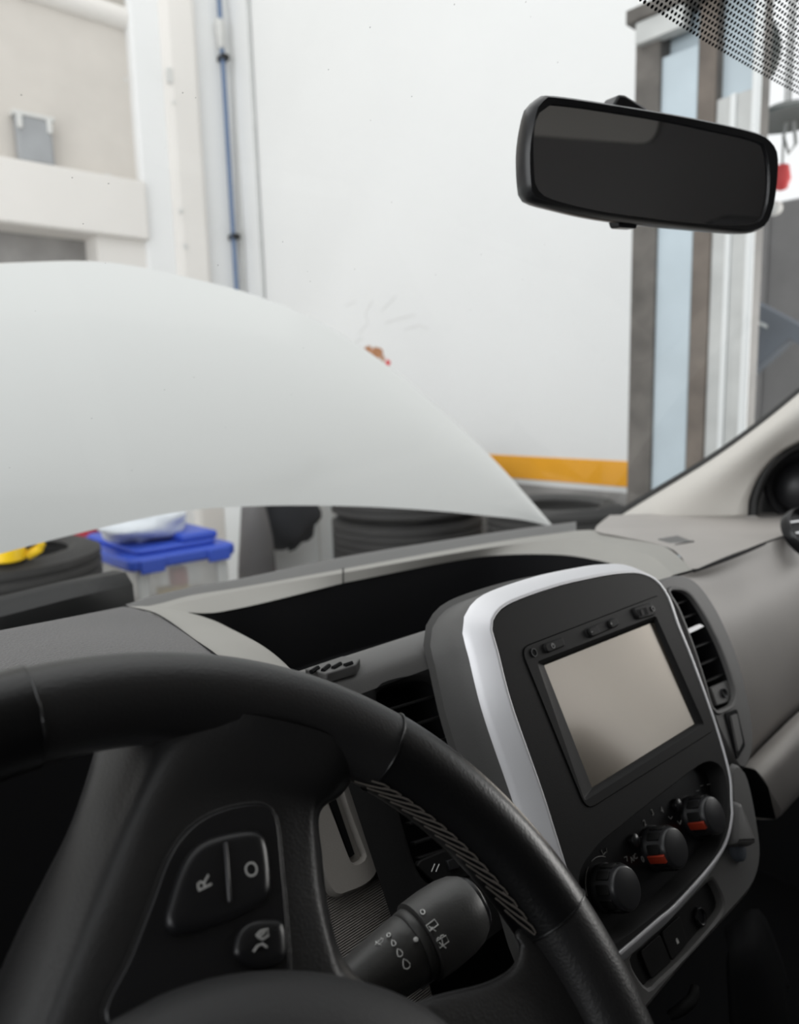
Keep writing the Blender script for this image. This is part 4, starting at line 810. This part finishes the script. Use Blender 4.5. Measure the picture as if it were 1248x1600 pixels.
rk_ = rings('rocker_button', WF, [(offs(bt, .0010), CPH), (offs(bt, .0006), BH-.0014), (offs(bt, -.0004), BH-.0003), (offs(bt, -.0022), BH), (offs(bt, -.0035), BH+.0002)], 'gloss_black', SW, cap=True)
dv = [WF.px(x, y, BH) for x, y in [(348, 1317), (354, 1316), (361, 1410), (355, 1412)]]
prism('button_divider', WF, dv, BH-.003, BH+.0014, 'knob_black', rk_, bevel=.0006)
a, b = WF.px(319, 1380, BH); glyphs('letter', 'R', WF, a, b, BH+.0003, .0070, 'print_dim', rk_, math.pi/2)
a, b = WF.px(393, 1358, BH); glyphs('letter', 'O', WF, a, b, BH+.0003, .0066, 'print_dim', rk_, math.pi/2)
pb = smooth2([WF.px(x, y, BH) for x, y in [(376, 1494), (374, 1470), (381, 1450), (398, 1438), (424, 1436), (444, 1440), (450, 1470), (446, 1500), (410, 1512)]], 40)
ph_ = rings('voice_button', WF, [(offs(pb, .0006), CPH), (offs(pb, .0002), CPH+.0022), (offs(pb, -.0008), CPH+.0030), (offs(pb, -.003), CPH+.0034)], 'gloss_black', SW, cap=True)
def wico(pts, h, par, r=.0004): return tube('symbol', [wpt(x, y, h) for x, y in pts], r, 'print_dim', par, n=5)
for pts in ([(400, 1462), (408, 1454), (418, 1452), (419, 1462), (410, 1468), (402, 1464)], [(404, 1464), (414, 1456)], [(396, 1487), (402, 1478), (410, 1475), (417, 1480)]): wico(pts, CPH+.0038, ph_)
# seam stitches along the inside of the right grip
def stitch_pt(t, phi, r=.0179): q = RR-r*math.cos(phi); return Vector((q*math.cos(t), q*math.sin(t), r*math.sin(phi)))
s0 = wang(565, 1222); s1 = wang(790, 1440); NST = 15
sv = [stitch_pt(.02, .0), stitch_pt(-.02, .14), stitch_pt(-.05, .27), stitch_pt(-.064, .33), stitch_pt(-.060, .38), stitch_pt(-.045, .39), stitch_pt(-.012, .30)]
vs, fs = [], []
for i, p in enumerate(sv):
    d = (sv[min(i+1, 6)]-sv[max(i-1, 0)]).normalized(); nn = Vector((-1, 0, .4)).normalized(); e = d.cross(nn).normalized()
    vs += [p+(e*math.cos(2*math.pi*j/6)+nn*math.sin(2*math.pi*j/6))*.0004 for j in range(6)]
for i in range(6):
    for j in range(6): fs.append((i*6+j, i*6+(j+1) % 6, (i+1)*6+(j+1) % 6, (i+1)*6+j))
me = bpy.data.meshes.new('stitch'); me.from_pydata([tuple(v) for v in vs], [], fs); me.materials.append(MAT['thread'])
for i in range(NST):
    o = bpy.data.objects.new('stitch', me); t = s0+(s1-s0)*i/(NST-1); put(o, PM[SW] @ Matrix.Rotation(t, 4, 'Z'), SW)
# ------------------------------------------------------------------ wiper stalk
ST0, ST1 = P(600, 1512, D=.318), P(738, 1411, D=.345); ax = (ST1-ST0).normalized(); LS = (ST1-ST0).length
WS = thing('wiper_stalk', ST0, 'black wiper stalk with white wash and wipe symbols behind the wheel', 'wiper stalk')
def tpx(x, y): # length along the axis of the point closest to the ray through a pixel
    r = ray(x, y).normalized(); w0 = ST0; b_ = ax.dot(r); d_ = ax.dot(w0); e_ = r.dot(w0); return (b_*e_-d_)/(1-b_*b_)
t_a, t_b, t_c, t_d = tpx(612, 1500), tpx(643, 1482), tpx(655, 1472), tpx(733, 1414)
RB = .0172
lathe('stalk_base', ST0, ax, [(t_a-.075, .006), (t_a-.055, .0085), (t_a-.028, .0105), (t_a-.012, .0130), (t_a+.004, .0147), (t_b-.0012, .0150), (t_b-.0004, .0142)], 'stalk_black', WS, n=56)
lathe('stalk_collar', ST0, ax, [(t_b-.0006, .0146), (t_b+.0002, .0153), (t_c-.0010, .0155), (t_c-.0002, .0148)], 'stalk_black', WS, n=56)
bar = lathe('stalk_barrel', ST0, ax, [(t_c-.0004, .0150), (t_c+.0002, RB), (t_c+.010, RB+.0004), (t_d-.010, RB), (t_d-.004, RB-.0012), (t_d, RB-.0034)], 'stalk_black', WS, n=64)
lathe('end_button', ST0, ax, [(t_d-.001, .0125), (t_d+.002, .0125), (t_d+.0032, .0115), (t_d+.0036, .0005)], 'gloss_black', WS, n=40)
def oncyl(x, y, R):
    r = ray(x, y); rp_ = r-ax*r.dot(ax); op = -(ST0-ax*ST0.dot(ax)); A = rp_.dot(rp_); Bq = 2*rp_.dot(op); Cq = op.dot(op)-R*R; dsc = Bq*Bq-4*A*Cq
    s_ = (-Bq-math.sqrt(max(dsc, 0)))/(2*A); return r*s_
def sico(pts, R, closed=False, r=.00028): return tube('symbol', [oncyl(x, y, R) for x, y in pts], r, 'print_white', WS, n=5, closed=closed)
def Zp(pts): return [(540+x*230/1248, 1370+y*230/1248) for x, y in pts]   # from the close-up's own pixels
def el(cx, cy, rx, ry, rot=0, n=18): return [(cx+rx*math.cos(2*math.pi*i/n)*math.cos(rot)-ry*math.sin(2*math.pi*i/n)*math.sin(rot), cy+rx*math.cos(2*math.pi*i/n)*math.sin(rot)+ry*math.sin(2*math.pi*i/n)*math.cos(rot)) for i in range(n)]
R1 = RB+.0005; R2 = .0152
sico(Zp(el(652, 298, 17, 21, -.5)), R1, True)
sico(Zp([(682, 414), (752, 361), (785, 405), (712, 462)]), R1, True); sico(Zp([(703, 418), (766, 461)]), R1); sico(Zp([(718, 448), (738, 428)]), R1)
sico(Zp([(770, 545), (850, 497), (874, 548), (798, 604)]), R1, True); sico(Zp([(792, 557), (850, 604)]), R1); sico(Zp([(772, 535), (784, 514), (800, 520), (806, 500), (828, 492), (834, 502)]), R1); sico(Zp([(815, 530), (822, 570)]), R1); sico(Zp([(812, 582), (828, 570)]), R1)
rd = .0147
sico(Zp(el(364, 493, 14, 17, .5)), rd+.0003, True)
def drop(cx, cy, s): return Zp([(cx-s*.55, cy-s*1.05), (cx+s*.2, cy-s*.75), (cx+s*.75, cy-s*.1), (cx+s*.7, cy+s*.55), (cx+s*.2, cy+s*.95), (cx-s*.4, cy+s*.8), (cx-s*.6, cy+s*.2), (cx-s*.62, cy-s*.5)])
sico(drop(405, 562, 26), rd+.0004, True); sico(drop(457, 646, 34), rd+.0006, True); sico(drop(513, 742, 43), rd+.0008, True)
sico(Zp([(250, 575), (282, 582), (315, 545), (318, 522), (280, 540)]), rd-.0008, True, .00018); sico(Zp([(252, 552), (300, 578)]), rd-.0008, False, .00018); sico(Zp([(256, 545), (262, 560)]), rd-.0008, False, .00016); sico(Zp([(276, 540), (284, 552)]), rd-.0008, False, .00016); sico(Zp([(300, 516), (304, 528)]), rd-.0008, False, .00016)
lathe('index_dot', oncyl(540+596*230/1248, 1370+530*230/1248, .01545), (oncyl(540+596*230/1248, 1370+530*230/1248, .01545)-ST0)-ax*((oncyl(540+596*230/1248, 1370+530*230/1248, .01545)-ST0).dot(ax)), [(-.0004, .0011), (.0002, .0010), (.0003, .0002)], 'print_white', WS, n=16)
# column shroud under the stalk
CSH = thing('column_shroud', (.10, .25, -.36), 'black steering column shroud behind the wheel hub', 'shroud')
rows = []
for k, (y, s) in enumerate([(.20, .9), (.24, 1), (.30, 1.05), (.38, 1.1), (.46, 1.1)]):
    rows.append([Vector((.06+s*.075*math.cos(2*math.pi*j/24), y, -.335-.10*(k*.06)+s*.055*math.sin(2*math.pi*j/24))) for j in range(24)])
loft('shroud', rows, 'black_liner', CSH, cu=True, cap=True)
# instrument panel behind the wheel, seen as dark glass through the left opening
IP = thing('instrument_cluster', (.06, .42, -.25), 'dark instrument cluster behind the left opening of the wheel', 'instrument cluster')
box('cluster_face', (-.22, .335, -.34), (.19, .345, -.146), 'black_liner', IP)
for x in (-.07, .06, .16): lathe('dial_ring', (x, .336, -.235), (0, -1, .3), [(0, .045), (.004, .045), (.004, .042), (0, .042)], 'black_liner', IP, n=32, cap=False)
# ------------------------------------------------------------------ rear-view mirror
ML, MR = P(822, 232, D=.535), P(1208, 292, D=.635); mu = (MR-ML).normalized(); mid = (ML+MR)/2
mn = (Vector((0, 0, 1)).cross(mu)); mv = Vector((0, 0, 1)); mv = (mv-mu*mv.dot(mu)).normalized(); tilt = math.radians(4)
nf = mu.cross(mv)
if nf.dot(mid) > 0: nf = -nf
MF = Frame(mid, mu, mv*math.cos(math.radians(6))+nf*math.sin(math.radians(6)))
if MF.n.dot(mid) > 0: MF.n = -MF.n
RM = thing('rear_view_mirror', mid, 'black rear-view mirror hanging from the top of the windscreen', 'mirror')
out_ = smooth2([MF.px(x, y, 0) for x, y in [(826, 300), (823, 235), (833, 175), (845, 156), (866, 150), (1000, 170), (1100, 188), (1180, 207), (1204, 222), (1214, 246), (1211, 300), (1201, 342), (1180, 361), (1120, 359), (960, 342), (866, 322), (836, 312)]], 96)
gls = smooth2([MF.px(x, y, 0) for x, y in [(834, 272), (834, 208), (846, 172), (872, 166), (1010, 186), (1100, 204), (1178, 222), (1195, 238), (1199, 290), (1192, 332), (1174, 349), (1100, 349), (950, 331), (864, 311), (840, 296)]], 96)
mcx = sum(p[0] for p in out_)/96; mcy = sum(p[1] for p in out_)/96
def ms(l, s): return [(mcx+(a-mcx)*s, mcy+(b-mcy)*s) for a, b in l]
rings('housing', MF, [(gls, -.001), (offs(gls, .0008), .0015), (offs(out_, -.0015), .002), (out_, 0), (offs(out_, .0012), -.006), (offs(out_, .0006), -.014), (ms(out_, .95), -.024), (ms(out_, .75), -.034), (ms(out_, .4), -.038), (ms(out_, .05), -.038)], 'gloss_black', RM)
prism('mirror_glass', MF, offs(gls, .0012), -.003, -.0006, 'mirror_glass', RM)
def seen(x, y, Y=-1.075):                          # what the mirror shows at a pixel, on the bulkhead
    a, b = MF.px(x, y, 0); q = MF.w(a, b, 0); d = q.normalized(); r = d-MF.n*(2*d.dot(MF.n)); return q+r*((Y-q.y)/r.y)
q0, q1, q2 = seen(835, 226), seen(1012, 226), seen(1012, 172);
BW = Frame((0, -1.075, 0), (1, 0, 0), (0, 0, 1))
prism('mirror_patch_panel', BW, rnd([(min(q0.x, q1.x)-.25, q1.z), (max(q0.x, q1.x)+.02, q1.z), (max(q0.x, q1.x)+.02, q2.z+.02), (min(q0.x, q1.x)-.25, q2.z+.02)], .05), -.006, .006, 'pillar_cream', wbk, bevel=.003)  # pale panel added so the mirror reflects a lighter patch
tp = MF.w(*MF.px(975, 240, -.03), -.034); gp = P(985, 150, D=.63)
gq = G(.60, .185, -.006)
tube('stem', spline([tp, tp.lerp(gq, .5)+Vector((0, -.01, .0)), gq], 12), [.011, .011, .0105, .010, .010, .010, .010, .010, .011, .012, .013, .014], 'gloss_black', RM, n=14)
prism('shoulder', MF, [MF.px(x, y, -.016) for x, y in [(950, 172), (962, 149), (972, 150), (1008, 172), (1010, 190), (952, 190)]], -.03, -.012, 'gloss_black', RM, bevel=.002)
prism('dip_tab', MF, rnd([MF.px(x, y, -.012) for x, y in [(957, 335), (992, 338), (990, 358), (963, 356)]], .002), -.02, -.008, 'gloss_black', RM, bevel=.0015)
